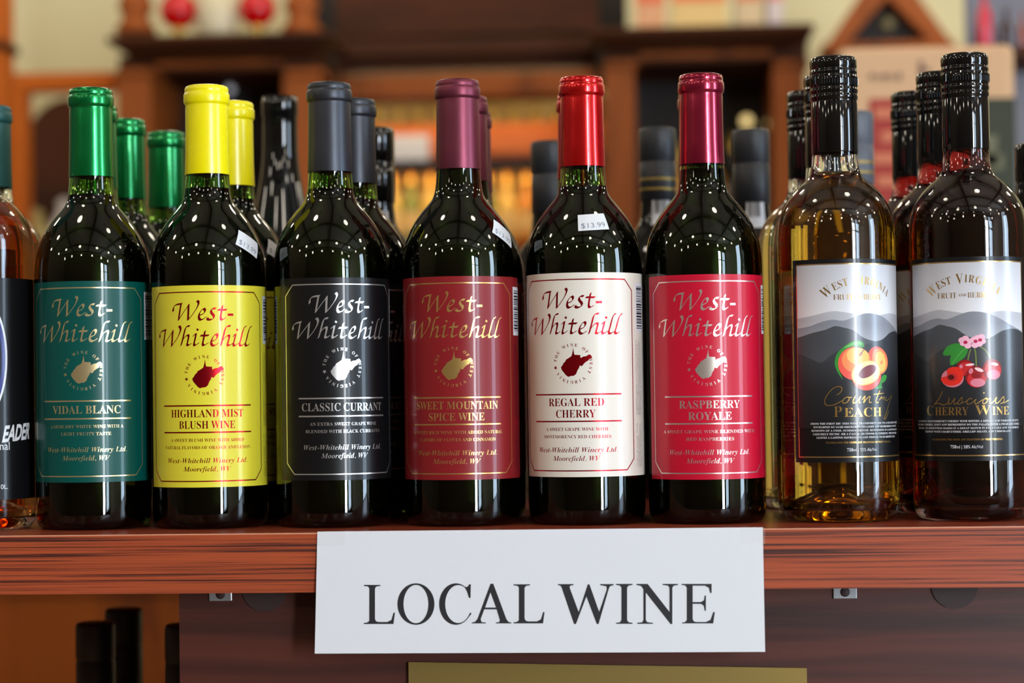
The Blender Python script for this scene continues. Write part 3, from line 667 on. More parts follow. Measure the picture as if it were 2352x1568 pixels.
back_bottle(1973, .345, 257, M['cap_grey'], 'grey capped bottle with gold band between peach and cherry wines', band=True)
back_bottle(2392, .110, 330, M['cap_black'], 'black capped bottle at the far right end of the shelf')

# ------------------------------------------------------------------ the shelf, its panel, sign and plate
M['cherry_wood'] = wood('cherry_laminate', srgb(164, 74, 40), srgb(66, 30, 24), fine=1.0, stretch=(4, 60, 620), rough=.4, lo=.40, hi=.52)
M['top_wood'] = wood('shelf_top_laminate', srgb(150, 66, 42), srgb(92, 42, 30), fine=1, stretch=(2.2, 200, 60), rough=.28)
M['edge_wear'] = mat('worn_edge', srgb(214, 150, 120), .4)
M['walnut'] = wood('walnut_panel', srgb(80, 38, 29), srgb(52, 25, 22), fine=1, stretch=(1.5, 30, 45), rough=.42, broad=9)
M['bay_wood'] = wood('orange_bay_wood', srgb(168, 84, 12), srgb(124, 58, 8), fine=1, stretch=(12, 20, 1), rough=.5)
M['steel'] = mat('zinc_steel', srgb(178, 184, 188), .35, .7)
M['brass'] = add_bump(mat('brushed_brass', srgb(172, 148, 86), .38, .8), 30, .05, .0005, (.2, 1, 6))
M['hole'] = mat('dark_plug', srgb(46, 26, 24), .6)
YF = -.080; TH = .0366
unit = thing('display_shelf', 'reddish cherry wood shelf board with grained front edge holding the wine bottles', 'shelf', (0, YF, Z0))
bm = B(-.75, .75, .001, .52, -TH, 0); obj('board', bm, M['top_wood'], unit)
bm = B(-.75, .75, -.0004, .0012, -TH, -.0006); obj('front_edge', bm, M['cherry_wood'], unit)
bm = B(-.75, .75, -.0004, .0012, -.0006, .0001); obj('worn_edge', bm, M['edge_wear'], unit)
Yp = YF+.024; xl = at(412, 1450, Yp).x
cabn = thing('shelf_cabinet', 'dark walnut cabinet below the shelf with an open bay at its left', 'cabinet', (0, Yp, 0))
ZP = Z0-TH-.0008
bm = B(xl, .75, 0, .02, .05, ZP); fp = obj('front_panel', bm, M['walnut'], cabn); fp['label'] = 'dark walnut front panel'
bm = B(xl+.075, .75, .40, .42, .05, ZP); bp = obj('back_panel', bm, M['walnut'], cabn)
bm = B(xl+.075, xl+.093, .02, .40, .05, ZP); obj('side_panel', bm, M['walnut'], cabn)
bm = B(.75, .768, 0, .42, .05, ZP); obj('side_panel', bm, M['walnut'], cabn)
zl = Z0-.455
bm = B(-.75, xl+.075, .022, .40, zl-.03, zl-.0006); obj('lower_shelf', bm, M['top_wood'], cabn)
bm = B(-.75, .75, .03, .42, 0, .05); obj('plinth', bm, M['walnut'], cabn)
for px, py, lab in ((608, 1352, 'left'), (2192, 1344, 'right')):
    p = at(px, py, Yp); cut = ZP-.0004-p.z; a0 = asin(max(-1, min(1, cut/.0142)))
    pts = [(.0142*cos(t), .0142*sin(t)) for t in [pi-a0+(pi+2*a0)*k/40 for k in range(41)]]
    o = obj('cable_hole_cap', prism(bmesh.new(), pts, -.0012, .0), M['hole'], cabn); o.location = (p.x, 0, p.z)
for px, py in ((507, 1340), (1940, 1334)):
    p = at(px, py, Yp); br = obj('shelf_bracket', B(-.0073, .0073, -.0016, 0, -.0108, ZP-.0006-p.z, bev=.0005), M['steel'], cabn); br.location = (p.x, 0, p.z); br['label'] = 'small zinc bracket'
    sc = obj('screw', lathe(bmesh.new(), [(0, .5), (2.2, .45), (3.0, .1), (3.0, 0)], 20), M['hole'], br, True); sc.rotation_euler = (pi/2, 0, 0); sc.location = (0, -.0016, -.0066)
oc = thing('oak_cabinet', 'plain orange oak cabinet seen through the open bay under the shelf', 'cabinet', (-.95, 1.0, 0))
obj('carcass', B(-.75, .75, 0, .4, .08, 1.08), M['bay_wood'], oc); obj('plinth', B(-.72, .72, .03, .38, 0, .08), M['walnut'], oc); obj('top', B(-.78, .78, -.02, .42, 1.08, 1.105), M['bay_wood'], oc)
# brass plate on the panel
c0, c1 = at(938, 1520, Yp-.003), at(1853, 1534, Yp-.003)
pts = [(c0.x, c0.z), (c1.x, c1.z), (c1.x, c1.z-.16), (c0.x, c0.z-.16)]
tag(obj('brass_plate', prism(bmesh.new(), pts, Yp-.003, Yp-.0002), M['brass']), 'plain brushed brass plate on the panel under the white paper sign', 'plate')
# paper sign
SP = Vector((0, YF-.0012, Z0)); SN = Vector((0, 1, -.06)).normalized()
cor = [at(729, 1220.5, P0=SP, N=SN), at(1752, 1210.5, P0=SP, N=SN), at(1757.5, 1496.5, P0=SP, N=SN), at(723, 1500.5, P0=SP, N=SN)]
sign = thing('paper_sign', 'white paper sign reading LOCAL WINE taped to the shelf front edge', 'sign', cor[0])
def signmesh(loops_list, off, thick):
    bm = bmesh.new()
    for loop, hole in loops_list:
        t = bmesh.new()
        for lp in [loop]+([hole] if hole else []):
            vs = [t.verts.new(p) for p in lp]
            for i in range(len(vs)): t.edges.new((vs[i], vs[(i+1) % len(vs)]))
        bmesh.ops.triangle_fill(t, use_beauty=True, edges=t.edges[:], normal=SN)
        for f in t.faces:
            vs = [bm.verts.new(v.co-SN*off-cor[0]) for v in f.verts]
            nf = bm.faces.new(vs); nf.normal_update()
            if nf.normal.dot(SN) > 0: nf.normal_flip()
        t.free()
    return bm
bm = signmesh([(cor, None)], 0, 0); r = bmesh.ops.extrude_face_region(bm, geom=bm.faces[:])
for v in [g for g in r['geom'] if isinstance(g, bmesh.types.BMVert)]: v.co += SN*.0003
obj('sheet', bm, M['white_paper'], sign)
def ell(cx, cy, a, b, n=40, a0=0, a1=360): return [(cx+a*cos(radians(a0+(a1-a0)*k/n)), cy-b*sin(radians(a0+(a1-a0)*k/n))) for k in range(n+(0 if a1-a0 == 360 else 1))]
GL = [(290, 348), (372, 348), (372, 353), (352, 356), (345, 366), (345, 515), (350, 526), (362, 530), (405, 530), (425, 520), (436, 484), (443, 484), (436, 540), (290, 540), (290, 535), (308, 532), (317, 524), (317, 364), (310, 356), (290, 353)]
LET = [(GL, None), (ell(546, 442, 91, 102), ell(546, 442, 61, 94)),
       ([(806, 412), (814, 412), (816, 345), (808, 345), (798, 358)]+ell(742, 442, 82, 102, 36, 56, 322)+[(820, 488), (812, 484)]+ell(754, 442, 64, 93, 36, 318, 60)+[(797, 382)], None),
       ([(820, 537), (820, 533), (836, 529), (848, 515), (912, 342), (926, 342), (990, 515), (1000, 529), (1015, 533), (1015, 537), (938, 537), (938, 533), (955, 530), (958, 520), (942, 468), (882, 468), (864, 515), (868, 530), (890, 533), (890, 537)], [(886, 459), (939, 459), (912, 385)]),
       ([(x+734.5, y-3) for x, y in GL], None),
       ([(1243, 344), (1320, 344), (1320, 349), (1303, 352), (1301, 362), (1345, 480), (1390, 345), (1398, 345), (1446, 480), (1483, 370), (1481, 355), (1450, 349), (1450, 344), (1517, 344), (1517, 349), (1500, 354), (1494, 364), (1443, 540), (1434, 540), (1383, 405), (1332, 540), (1322, 540), (1262, 362), (1256, 352), (1243, 349)], None),
       ([(1528, 343), (1610, 343), (1610, 348), (1590, 352), (1583, 362), (1583, 520), (1590, 531), (1610, 534), (1610, 539), (1528, 539), (1528, 534), (1548, 531), (1555, 520), (1555, 362), (1548, 352), (1528, 348)], None),
       ([(1628, 343), (1684, 343), (1791, 480), (1791, 362), (1784, 352), (1757, 348), (1757, 343), (1833, 343), (1833, 348), (1812, 352), (1805, 362), (1805, 540), (1796, 540), (1675, 386), (1675, 520), (1682, 531), (1710, 534), (1710, 539), (1632, 539), (1632, 534), (1657, 531), (1663, 520), (1663, 370), (1652, 354), (1628, 348)], None),
       ([(1850, 343), (1998, 343), (1998, 388), (1991, 388), (1984, 362), (1965, 352), (1905, 352), (1905, 432), (1945, 432), (1960, 424), (1964, 400), (1970, 400), (1970, 475), (1964, 475), (1959, 450), (1945, 441), (1905, 441), (1905, 515), (1910, 526), (1922, 530), (1970, 530), (1992, 520), (2006, 481), (2014, 481), (2006, 537), (1852, 537), (1852, 533), (1868, 530), (1876, 520), (1876, 362), (1868, 351), (1850, 348)], None)]
onp = lambda P: [at(700+x/2.138, 1180+y/2.138, P0=SP, N=SN) for x, y in P] if P else None
o = obj('lettering', signmesh([(onp(a), onp(h)) for a, h in LET], .00012, 0), M['ink'], sign); o['label'] = 'black serif lettering'
M['tape'] = mat('clear_tape', (.9, .88, .85), .12); M['tape'].node_tree.nodes['Principled BSDF'].inputs['Alpha'].default_value = .1
o = obj('adhesive_tape', signmesh([([at(1700, 1212, P0=SP, N=SN), at(1757, 1211, P0=SP, N=SN), at(1758, 1249, P0=SP, N=SN), at(1702, 1250, P0=SP, N=SN)], None)], .0001, 0), M['tape'], sign)
o = obj('adhesive_tape', signmesh([([at(729.5, 1222, P0=SP, N=SN), at(792, 1221, P0=SP, N=SN), at(793, 1252, P0=SP, N=SN), at(730, 1253, P0=SP, N=SN)], None)], .0001, 0), M['tape'], sign)
# dark bottles in the open bay under the shelf
for px, py, Y, lab in ((219, 1428, .16, 'shorter looking black capped bottle in the open bay under the shelf'), (284, 1396, .24, 'taller looking black capped bottle in the open bay under the shelf'), (425, 1432, .12, 'black capped bottle half hidden by the panel edge of the bay')):
    p = at(px, py, Y); H = (p.z-zl)*1000; d = H-291
    g = thing('wine_bottle', lab, 'wine bottle', (p.x, Y, zl), 0, 'dark bottles in the bay under the shelf')
    pr = [(r, z+(d if z > 150 else 0)) for r, z in BORD_OUT]
    obj('glass', lathe(bmesh.new(), PUNT+pr+[(0, 287+d)], 48), M['black_glass'], g, True)
    obj('cap', lathe(bmesh.new(), thicken([(r*.96, z+d) for r, z in BACKCAP], .3), 48), M['cap_matte'], g, True)
    if px == 284: sticker(g, pr, 0, 222+d, 0, w=17, h=16, text=None, bars=True)

# ------------------------------------------------------------------ the room
M['cream_wall'] = add_bump(mat('cream_wall_paint', srgb(226, 214, 166), .8), 90, .05)
M['plain_wall'] = mat('pale_wall_paint', srgb(116, 102, 86), .8)
M['ceiling'] = mat('ceiling_paint', srgb(150, 144, 138), .8)
M['beam'] = mat('dark_beam', srgb(52, 38, 30), .6)
M['floor'] = wood('floor_boards', srgb(142, 108, 76), srgb(92, 66, 44), fine=1, stretch=(30, 1.5, 1), rough=.45)
XR, YB, YK, ZC = 4.2, -4.4, 3.95, 3.3
struct('floor', B(-XR-.2, XR+.2, YB-.2, YK+.2, -.1, 0), M['floor'])
struct('ceiling', B(-XR-.2, XR+.2, YB-.2, YK+.2, ZC, ZC+.1), M['ceiling'])
struct('wall_back', B(-XR-.2, XR+.2, YK, YK+.1, 0, ZC), M['cream_wall'])
struct('wall_left', B(-XR-.1, -XR, YB, YK, 0, ZC), M['plain_wall'])
bm = bmesh.new()
for a in ((YB, -1.75, 0, ZC), (-.95, YK, 0, ZC), (-1.75, -.95, 0, .35), (-1.75, -.95, 2.75, ZC)): box(bm, XR, XR+.1, a[0], a[1], a[2], a[3])
struct('wall_right', bm, M['plain_wall'])
for k in range(4): struct('trim_%d' % (k+1), B(-XR, XR, -3.7+1.35*k, -3.58+1.35*k, ZC-.09, ZC), M['beam'])
for k in range(3): struct('trim_%d' % (k+5), B(-1.9+1.9*k, -1.8+1.9*k, YB, YK, ZC-.08, ZC), M['beam'])
# front wall with tall shop windows behind the camera
M['frame'] = mat('window_frame_paint', srgb(40, 36, 34), .5)
M['sky_pane'] = mat('daylit_pane', (0, 0, 0), .3, emit=(.86, .93, 1.0), es=WINDOW_RADIANCE)
M['shade_pane'] = mat('shaded_daylit_pane', (0, 0, 0), .3, emit=(.62, .8, 1.0), es=WINDOW_RADIANCE*.33)
wins = [(2.45, 3.05), (3.25, 4.05)]
xs = [-XR]+[v for w in wins for v in w]+[XR]; bm = bmesh.new()
for k in range(0, len(xs), 2): box(bm, xs[k], xs[k+1], YB-.1, YB, 0, ZC)
for x0, x1 in wins: box(bm, x0, x1, YB-.1, YB, 0, .35); box(bm, x0, x1, YB-.1, YB, 2.75, ZC)
struct('wall_front', bm, mat('brown_wall_paint', srgb(92, 76, 60), .8))
for k, (x0, x1) in enumerate(wins):
    e = bpy.data.objects.new('window_%d' % (k+1), None); COL.objects.link(e); e['kind'] = 'structure'
    obj('window_pane', B(x0, x1, YB-.07, YB-.06, .35, 2.75), M['sky_pane' if k == 0 else 'shade_pane'], e)
    bm = bmesh.new(); t = .05
    for a in ((x0, x0+t, .35, 2.75), (x1-t, x1, .35, 2.75), (x0, x1, .35, .4), (x0, x1, 2.7, 2.75), (x0, x1, 1.98, 2.03)): box(bm, a[0], a[1], YB-.06, YB-.01, a[2], a[3])
    obj('window_frame', bm, M['frame'], e)
e = bpy.data.objects.new('window_3', None); COL.objects.link(e); e['kind'] = 'structure'
obj('window_pane', B(XR+.06, XR+.07, -1.75, -.95, .35, 2.75), M['shade_pane'], e)
bm = bmesh.new()
for a in ((-1.75, -1.70, .35, 2.75), (-1.0, -.95, .35, 2.75), (-1.75, -.95, .35, .4), (-1.75, -.95, 2.7, 2.75)): box(bm, XR+.01, XR+.06, a[0], a[1], a[2], a[3])
obj('window_frame', bm, M['frame'], e)
# ceiling lamps
M['bulb'] = mat('lamp_lens', (0, 0, 0), .3, emit=(1, .90, .75), es=LAMP_RADIANCE)
M['can'] = mat('lamp_housing', srgb(60, 58, 56), .4, .3)
proto = None
for ix in range(6):
    for iy in range(5):
        x, y = -3.3+1.3*ix, -3.3+1.5*iy
        if proto is None:
            proto = thing('pendant_lamp', 'round globe lamp hanging in a row from the ceiling', 'lamp', (x, y, ZC), 0, 'globe lamps on the ceiling')
            obj('rod', lathe(bmesh.new(), [(0, 0), (50, 0), (50, -20), (8, -26), (8, -470), (40, -475), (40, -510), (0, -510)], 20), M['can'], proto, True)
            obj('globe', lathe(bmesh.new(), [(95*sin(pi*k/14), -600+95*cos(pi*k/14)) for k in range(15)], 24), M['bulb'], proto, True)
        else:
            c = copy_tree(proto); c.location = (x, y, ZC)

# ------------------------------------------------------------------ the carved back bar across the room
M['oak'] = wood('warm_oak', srgb(150, 78, 28), srgb(104, 52, 16), fine=1, stretch=(6, 6, 1.2), rough=.6)
M['oak_l'] = wood('golden_oak', srgb(196, 98, 22), srgb(150, 70, 16), fine=1, stretch=(6, 6, 1.2), rough=.6)
M['oak_d'] = wood('dark_oak', srgb(74, 36, 10), srgb(44, 20, 5), fine=1, stretch=(1.2, 6, 9), rough=.65)
for k in ('oak', 'oak_l', 'oak_d'): M[k].node_tree.nodes['Principled BSDF'].inputs['Specular IOR Level'].default_value = .2
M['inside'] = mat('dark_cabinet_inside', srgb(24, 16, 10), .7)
YH = 3.0
def bx(bm, x0, x1, y0, y1, Y, dep, bev=0, floor=False):
    """a block whose front face shows between these pixels on the plane Y"""
    cx, cy = (x0+x1)/2, (y0+y1)/2
    xa, xb = at(x0, cy, Y).x, at(x1, cy, Y).x; zb_, zt_ = at(cx, y1, Y).z, at(cx, y0, Y).z
    return box(bm, xa, xb, Y, Y+dep, 0 if floor else zb_, zt_, bev)
def part(name, args, m, parent, **k): return obj(name, bx(bmesh.new(), *args, **k), m, parent)
PX = lambda px, Y=YH: at(px, 300, Y).x
PZ = lambda py, px=1176, Y=YH: at(px, py, Y).z
def finial(px, base_py, h, parent, Y):
    p = at(px, base_py, Y); o = obj('finial', lathe(bmesh.new(), [(0, 0), (34, 0), (34, 10), (26, 16), (22, 30), (30, 45), (24, 62), (12, 80), (9, 92), (16, 104), (14, 118), (0, 126)], 24, sc=.001*h), M['oak'], parent, True)
    o.location = (p.x, Y, p.z)
def tower(x0, x1, top, cor0, cor1, fr1, pl, pr_, label):
    """cornice between pixel rows cor0..cor1, frieze to fr1, then an open dark niche between two pilasters"""
    t = thing('back_bar_tower', label, 'cabinet')
    bm = bmesh.new()
    bx(bm, x0, x1, cor0, cor0+(cor1-cor0)*.35, YH-.16, .20, .004); bx(bm, x0+28, x1-28, cor0+(cor1-cor0)*.35, cor0+(cor1-cor0)*.7, YH-.12, .16, .004); bx(bm, x0+52, x1-52, cor0+(cor1-cor0)*.7, cor1, YH-.08, .12, .004)
    obj('cornice', bm, M['oak_d'], t)
    part('frieze', (pl[0], pr_[1], cor1, fr1, YH-.01, .3), M['oak_d'], t)
    part('frieze_panel', (pl[1]+8, pr_[0]-8, cor1+14, fr1-10, YH-.022, .02), M['oak'], t)
    for q in (pl, pr_):
        pil = part('pilaster', (q[0], q[1], fr1, 900, YH-.03, .3), M['oak'], t, floor=True)
        bm = bmesh.new(); w = (q[1]-q[0])
        bx(bm, q[0]-4, q[1]+4, fr1-6, fr1+12, YH-.045, .1, .003); obj('capital', bm, M['oak'], pil)
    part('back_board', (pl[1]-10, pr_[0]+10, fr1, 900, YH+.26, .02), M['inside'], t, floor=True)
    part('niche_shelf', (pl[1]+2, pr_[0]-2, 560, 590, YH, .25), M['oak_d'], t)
    return t
tw = tower(243, 768, 0, 76, 124, 162, (272, 350), (655, 738), 'carved oak tower with heavy cornice behind the green and yellow capsules')
finial(312, 78, 1.25, tw, YH); finial(694, 78, 1.25, tw, YH)
tw2 = tower(1350, 1872, 0, 58, 102, 142, (1392, 1462), (1780, 1855), 'carved oak tower with heavy cornice behind the raspberry capsule')
# bridge between the towers
br = thing('back_bar_bridge', 'dark moulded oak header spanning between the two carved towers', 'cabinet')
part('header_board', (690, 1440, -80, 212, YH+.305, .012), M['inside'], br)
part('moulding', (772, 1372, -60, 78, YH+.10, .06), M['oak_d'], br); part('moulding', (772, 1372, 84, 122, YH+.06, .1), M['oak_d'], br); part('moulding', (772, 1372, 128, 160, YH+.11, .05), M['oak_d'], br)
o = part('lower_rail', (772, 1372, 168, 218, YH+.04, .12), M['oak'], br)
# lit shelf of bottles seen under the bridge
sh = thing('lit_bottle_rack', 'brightly lit orange wooden rack of bottles seen under the dark header', 'shelf')
M['rack_w'] = mat('orange_rack_wood', srgb(214, 112, 44), .4); M['rack_c'] = mat('pale_rack_lining', srgb(232, 206, 130), .5)
part('back_lining', (742, 1390, 200, 620, 3.62, .03), M['rack_c'], sh)
part('shelf_front', (742, 1390, 284, 352, 3.30, .30), M['rack_w'], sh)
part('shelf_lip', (742, 1390, 352, 366, 3.33, .26), M['rack_w'], sh)
part('lower_board', (742, 1390, 556, 620, 3.30, .3), M['oak'], sh)
part('rail', (760, 1372, 366, 394, 3.275, .02), M['inside'], sh)
obj('side', bx(bmesh.new(), 742, 756, 222, 900, 3.32, .3, floor=True), M['oak'], sh); obj('side', bx(bmesh.new(), 1376, 1390, 222, 900, 3.32, .3, floor=True), M['oak'], sh)
M['strip'] = mat('warm_strip_light', (1, .8, .4), .3, emit=(1, .76, .38), es=16)
part('light_tube', (800, 1340, 206, 211, 3.225, .02), M['strip'], sh); part('light_tube', (800, 1340, 376, 381, 3.38, .02), M['strip'], sh)
o = part('price_card', (884, 985, 310, 368, 3.285, .004), M['white_paper'], sh); o['label'] = 'white price card'
part('price_card', (760, 800, 312, 366, 3.285, .004), M['white_paper'], sh)
# small bottles on the rack
M['pale_glass'] = mat('pale_yellow_bottle', srgb(226, 196, 96), .15, spec=.6); M['olive_glass'] = mat('olive_bottle', srgb(120, 140, 60), .15, spec=.6); M['amber_glass'] = mat('amber_bottle', srgb(206, 140, 40), .15, spec=.6)
MINI = [(0, 0), (36, 0), (38, 6), (38, 120), (34, 140), (18, 165), (14, 180), (14, 222), (15, 224), (15, 240), (0, 242)]
def mini(name, px, top_py, base_py, Y, m, capm_, label, group, wide=1.0, lab=None):
    p = at(px, base_py, Y); H = at(px, top_py, Y).z-p.z; k = H/.242
    t = thing(name, label, 'bottle', (p.x, Y, p.z+.0008), 0, group)
    obj('glass', lathe(bmesh.new(), [(r*wide, z) for r, z in MINI], 24, sc=.001*k), m, t, True)
    obj('cap', lathe(bmesh.new(), [(15.6*wide, 205), (15.6*wide, 243), (0, 245)], 20, sc=.001*k), capm_, t, True)
    if lab: obj('label', lathe(bmesh.new(), [(38.6*wide, 30), (38.6*wide, 105)], 24, sc=.001*k), lab, t, True)
    return t
M['cap_lime'] = mat('lime_cap', srgb(150, 210, 90), .25, emit=None); M['cap_gold'] = mat('gold_cap', srgb(230, 190, 90), .25, .6)
for k, px in enumerate((775, 822, 868, 914, 962, 1010, 1085, 1132, 1180, 1232, 1280, 1330)):
    mini('small_bottle', px, 236, 284, 3.42, M['pale_glass'], M['cap_lime'] if k % 3 else M['cap_gold'], 'tiny pale bottle top glinting on the upper ledge of the lit rack', 'glinting bottles on the upper ledge', 1.5)
for k, px in enumerate((814, 858, 902, 946, 990, 1034, 1078, 1122, 1166, 1210, 1254, 1298, 1342)):
    mini('spirit_bottle', px, 398, 556, 3.44, (M['pale_glass'], M['amber_glass'], M['pale_glass'], M['olive_glass'])[k % 4], M['cap_gold'], 'golden bottle with pale label on the lower level of the lit rack', 'golden bottles on the lower level', .85, M['rack_c'])
# glowing balls added for the glints inside the towers
M['glint'] = mat('warm_glint_glow', (1, .8, .4), .3, emit=(1, .74, .30), es=1.3); M['glint2'] = mat('grey_glint_glow', (.6, .6, .65), .3, emit=(.6, .62, .66), es=.5)  # glow put in for shiny bottle tops and a lamp reflection
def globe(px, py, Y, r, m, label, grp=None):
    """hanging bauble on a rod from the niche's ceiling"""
    p = at(px, py, Y); t = thing('glint_ball', label, 'light', p, 0, grp)
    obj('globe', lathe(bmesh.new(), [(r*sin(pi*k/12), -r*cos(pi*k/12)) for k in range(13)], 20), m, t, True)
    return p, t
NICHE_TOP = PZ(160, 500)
for px, py, r, m, lab, grp in ((528, 206, 9, 'glint2', 'small grey glowing ball added for a lamp reflection inside the carved tower behind the yellow capsule', None), (1715, 278, 12, 'glint', 'left of two warm glowing balls added for bottle glints inside the carved tower behind the raspberry capsule', 'added glints in the tower'), (1772, 284, 12, 'glint', 'right of two warm glowing balls added for bottle glints inside the carved tower behind the raspberry capsule', 'added glints in the tower')):
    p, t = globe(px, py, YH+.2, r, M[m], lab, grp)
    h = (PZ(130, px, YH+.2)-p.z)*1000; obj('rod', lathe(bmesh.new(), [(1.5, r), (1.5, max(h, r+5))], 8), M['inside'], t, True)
# bottles in the tower niches
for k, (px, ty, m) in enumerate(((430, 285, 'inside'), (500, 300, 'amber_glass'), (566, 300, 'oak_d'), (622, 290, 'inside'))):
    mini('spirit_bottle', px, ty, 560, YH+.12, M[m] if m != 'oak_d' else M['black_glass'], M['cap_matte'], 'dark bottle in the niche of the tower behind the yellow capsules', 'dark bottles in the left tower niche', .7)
for k, (px, ty, m) in enumerate(((1500, 320, 'black_glass'), (1570, 330, 'amber_glass'), (1640, 300, 'amber_glass'), (1690, 310, 'black_glass'), (1735, 330, 'pale_glass'))):
    mini('spirit_bottle', px, ty, 560, YH+.12, M[m], M['cap_gold'], 'bottle in the niche of the tower behind the raspberry capsule', 'bottles in the right tower niche', .7)
# red glass balls and a pale jar on the left tower
M['red_glass'] = mat('red_glass_ball', srgb(200, 0, 10), .1, spec=.5)
topz = PZ(76, 500, YH-.16)
for px, nm in ((424, 'left of the pale jar'), (602, 'right of the pale jar')):
    p = at(px, 26, YH); r = .0385
    t = thing('red_glass_ball', 'shiny red glass ball on the tower cornice, %s' % nm, 'ornament', (p.x, YH-.06, topz+.0006), 0, 'red glass balls')
    obj('ball', lathe(bmesh.new(), [(0, 26), (14, 27.5)]+[(r*1000*sin(a), 26+r*1000-r*1000*cos(a)) for a in [pi*k/16 for k in range(2, 16)]]+[(0, 26+2*r*1000)], 32), M['red_glass'], t, True)
    obj('stand', lathe(bmesh.new(), [(0, 0), (24, 0), (24, 3), (9, 8), (9, 22), (15, 28), (0, 28)], 24), M['cap_gold'], t, True)
    obj('hanger', lathe(bmesh.new(), [(7, 102), (7, 112), (0, 114)], 12), M['cap_gold'], t, True)
M['stoneware'] = mat('pale_stoneware', srgb(206, 194, 160), .4)
p = at(512, 76, YH); t = thing('stoneware_jar', 'pale stoneware jar between the two red glass balls', 'jar', (p.x, YH-.06, topz+.0006))
obj('body', lathe(bmesh.new(), [(0, 0), (34, 0), (42, 20), (44, 60), (36, 92), (26, 104), (28, 112), (22, 112), (20, 100), (0, 98)], 28), M['stoneware'], t, True)
obj('lid', lathe(bmesh.new(), [(29, 112), (29, 117), (12, 124), (6, 134), (0, 136)], 24), mat('white_glaze', srgb(232, 230, 226), .3), t, True)
# cartons on the right tower
topz2 = PZ(58, 1610, YH-.16)
for px0, px1, c, lab in ((1466, 1530, (222, 160, 112), 'salmon coloured'), (1546, 1668, (226, 190, 120), 'wide cream and orange'), (1690, 1748, (214, 186, 142), 'beige'), (1760, 1796, (214, 196, 190), 'narrow pinkish grey')):
    xa, xb = PX(px0), PX(px1); t = thing('carton', '%s carton standing on the cornice of the tower behind the raspberry capsule' % lab, 'carton', ((xa+xb)/2, YH-.06, topz2+.0006)); w = (xb-xa)/2
    obj('box', B(-w, w, -.05, .05, 0, .16, bev=.003), mat('carton_card', srgb(*c), .6), t)
    obj('flap', B(-w, w, -.052, -.0505, .055, .09), mat('carton_band', srgb(min(255, c[0]+8), int(c[1]*.66), int(c[2]*.5)), .6), t)
# golden oak curio case at the left
cz = thing('curio_case', 'golden oak framed glass case with an arched inner back at the far left', 'cabinet')
part('top_rail', (14, 266, 166, 206, YH+.02, .06, .004), M['oak_l'], cz); part('stile', (14, 58, 206, 900, YH+.02, .06, .004), M['oak_l'], cz, floor=True);
bm = bmesh.new(); Ya = YH+.35; pts = []
for k in range(25):
    a = pi*k/24; p = at(160-104*cos(a), 345-120*sin(a), Ya); pts.append((p.x, p.z))
p0, p1 = at(264, 900, Ya), at(56, 900, Ya); pts = pts+[(p0.x, p0.z), (p1.x, p1.z)]
obj('arched_back', prism(bm, pts, Ya, Ya+.04), M['oak_d'], cz)
led = part('ledge', (40, 262, 590, 620, YH+.05, .28), M['oak_d'], cz)
lz = PZ(590, 151, YH+.05)
for px, top, c, lab in ((150, 455, (222, 214, 204), 'white porcelain figurine on the ledge of the curio case'), (84, 480, (188, 168, 104), 'tan pottery vase on the ledge of the curio case'), (215, 430, (120, 70, 50), 'brown pottery vase on the ledge of the curio case')):
    p = at(px, 590, YH+.2); H = (at(px, top, YH+.2).z-lz)*1000
    t = thing('pottery_vase' if 'vase' in lab else 'porcelain_figurine', lab, 'ornament', (p.x, YH+.2, lz+.001))
    obj('body', lathe(bmesh.new(), cat([(1, .5), (26, .5), (30, H*.12), (36, H*.45), (24, H*.68), (14, H*.8), (18, H*.9), (10, H*.97), (.5, H)], 4), 24), mat('glaze', srgb(*c), .35), t, True)
    obj('foot', lathe(bmesh.new(), [(0, .3), (31, .3), (31, 5), (24, 8)], 24), mat('foot_glaze', srgb(*[int(v*.8) for v in c]), .4), t, True)
# post and jar cut by the left edge
t = thing('oak_post', 'orange oak post at the far left edge above the curio case', 'post'); obj('shaft', bx(bmesh.new(), -60, 8, -80, 900, YH-.25, .08, .004, floor=True), M['oak_l'], t); obj('capital', bx(bmesh.new(), -64, 12, 92, 112, YH-.26, .1, .004), M['oak_d'], t)
# gabled clock case
gc = thing('gabled_clock_case', 'gabled wooden clock case against the cream wall above the pale crate', 'clock'); Yg = 3.25
P = lambda *q: [(at(x, y, Yg).x, at(x, y, Yg).z) for x, y in q]
obj('gable_frame', prism(bmesh.new(), P((1892, 112), (1995, -40), (2040, -62), (2085, -40), (2192, 104), (2150, 104), (2040, -8), (1938, 104)), Yg, Yg+.1), M['oak'], gc)
obj('gable_back', prism(bmesh.new(), P((1936, 104), (2040, -10), (2152, 104)), Yg+.06, Yg+.09), M['inside'], gc)
obj('base_rail', bx(bmesh.new(), 1890, 2195, 94, 116, Yg-.02, .14, .004), M['oak'], gc)
obj('case_body', bx(bmesh.new(), 1910, 2175, 116, 900, Yg, .12, floor=True), M['oak_d'], gc)
p = at(2046, 44, Yg); o = obj('rosette', lathe(bmesh.new(), [(0, 14), (8, 13), (14, 6), (16, 0)], 20), mat('brass_rosette', srgb(150, 138, 96), .4, .3), gc, True); o.rotation_euler = (pi/2, 0, 0); o.location = (p.x, Yg+.055, p.z)
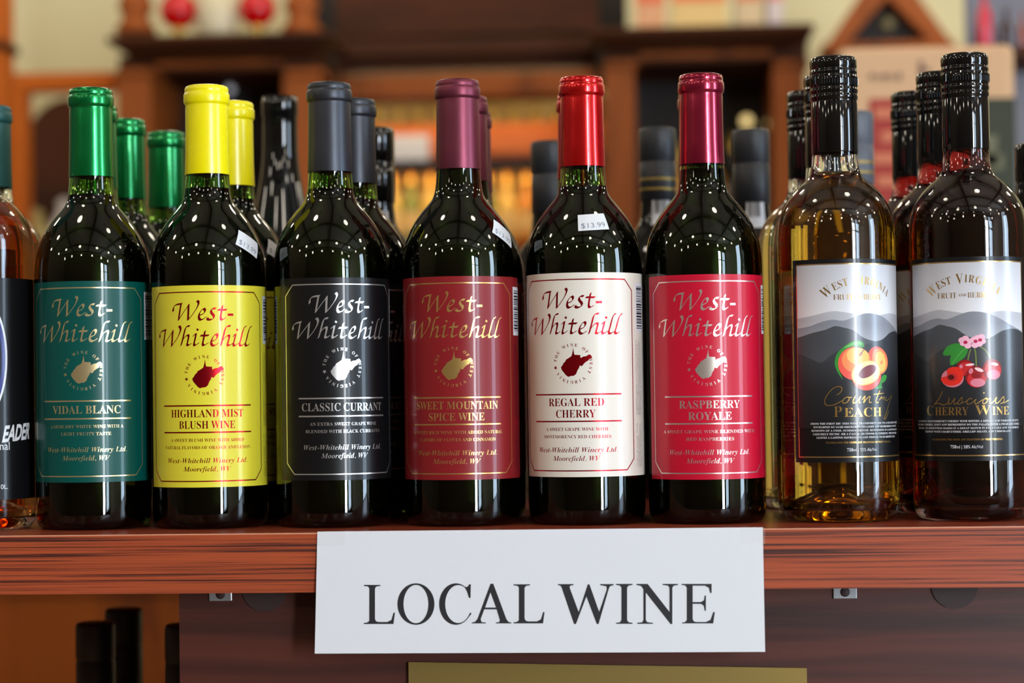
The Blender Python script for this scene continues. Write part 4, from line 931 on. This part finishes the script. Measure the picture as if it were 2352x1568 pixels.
# printed crate display
Yc = 1.45
M['kraft'] = mat('pale_kraft_board', srgb(204, 164, 124), .7); M['dkgreen'] = mat('dark_green_print', srgb(46, 52, 34), .7); M['redprint'] = mat('red_print', srgb(158, 46, 36), .7); M['salmon'] = mat('salmon_print', srgb(196, 112, 80), .7)
cr = thing('cardboard_display', 'pale kraft cardboard display with dark print behind the cherry wine', 'display')
bm = bx(bmesh.new(), 1930, 2338, 104, 900, Yc, .25, .010, floor=True); obj('case', bm, M['kraft'], cr)
def flat(name, args, m): obj(name, bx(bmesh.new(), *args, Yc-.0016, .0018), m, cr)
flat('red_panel', (2000, 2112, 226, 640), M['redprint']); flat('green_panel', (2130, 2336, 226, 640), M['dkgreen'])
for y in (246, 300, 350, 402): obj('red_lettering', bx(bmesh.new(), 2006+(y % 7)*3, 2100-(y % 11), y, y+26, Yc-.003, .0016), M['salmon'], cr)
fi = mat('faded_ink', srgb(120, 92, 74), .7)
bm = bmesh.new()
for x, w, y, h in ((1998, 10, 168, 14), (2014, 6, 172, 10), (2024, 12, 170, 12), (2040, 6, 168, 14), (2052, 5, 172, 10), (2062, 8, 166, 18)): bx(bm, x, x+w, y, y+h, Yc-.0016, .0018)
obj('faded_lettering', bm, fi, cr)
bm = bmesh.new()
for x, w, y, h in ((2110, 12, 140, 36), (2122, 14, 156, 10)): bx(bm, x, x+w, y, y+h, Yc-.0016, .0018)
obj('faded_initial', bm, fi, cr)
bm = bmesh.new(); p = at(2268, 320, Yc)
for k in range(7): a = k*.9; box(bm, p.x-.03+.02*cos(a), p.x+.0+.02*cos(a), Yc-.003, Yc-.0014, p.z-.04+.025*sin(a*1.7), p.z-.02+.025*sin(a*1.7))
obj('leaf_print', bm, mat('pale_leaf_print', srgb(104, 104, 78), .7), cr)
# bottles on a grey shelf at the upper right
M['grey_wall'] = mat('grey_back_board', srgb(112, 112, 122), .6)
Yr = 2.0
rk = thing('grey_bottle_stand', 'grey backed stand at the upper right behind the cherry wine caps', 'stand')
part('back_board', (2226, 2420, -60, 900, Yr+.14, .02), M['grey_wall'], rk, floor=True); part('shelf', (2226, 2420, 108, 130, Yr-.02, .16), M['oak_d'], rk)
for px, top, c, lab, w in ((2262, -30, (206, 22, 62), 'bright pink bottle on the grey backed stand', .62), (2312, 20, (40, 16, 26), 'dark purple bottle beside the pink one on the grey stand', .8), (2350, 30, (150, 52, 16), 'burnt orange bottle at the right end of the grey stand', .62)):
    m = mat('tinted_glass', srgb(*c), .2, coat=.3); mini('tinted_bottle', px, top, 108, Yr+.05, m, m, lab, None, w*1.3)
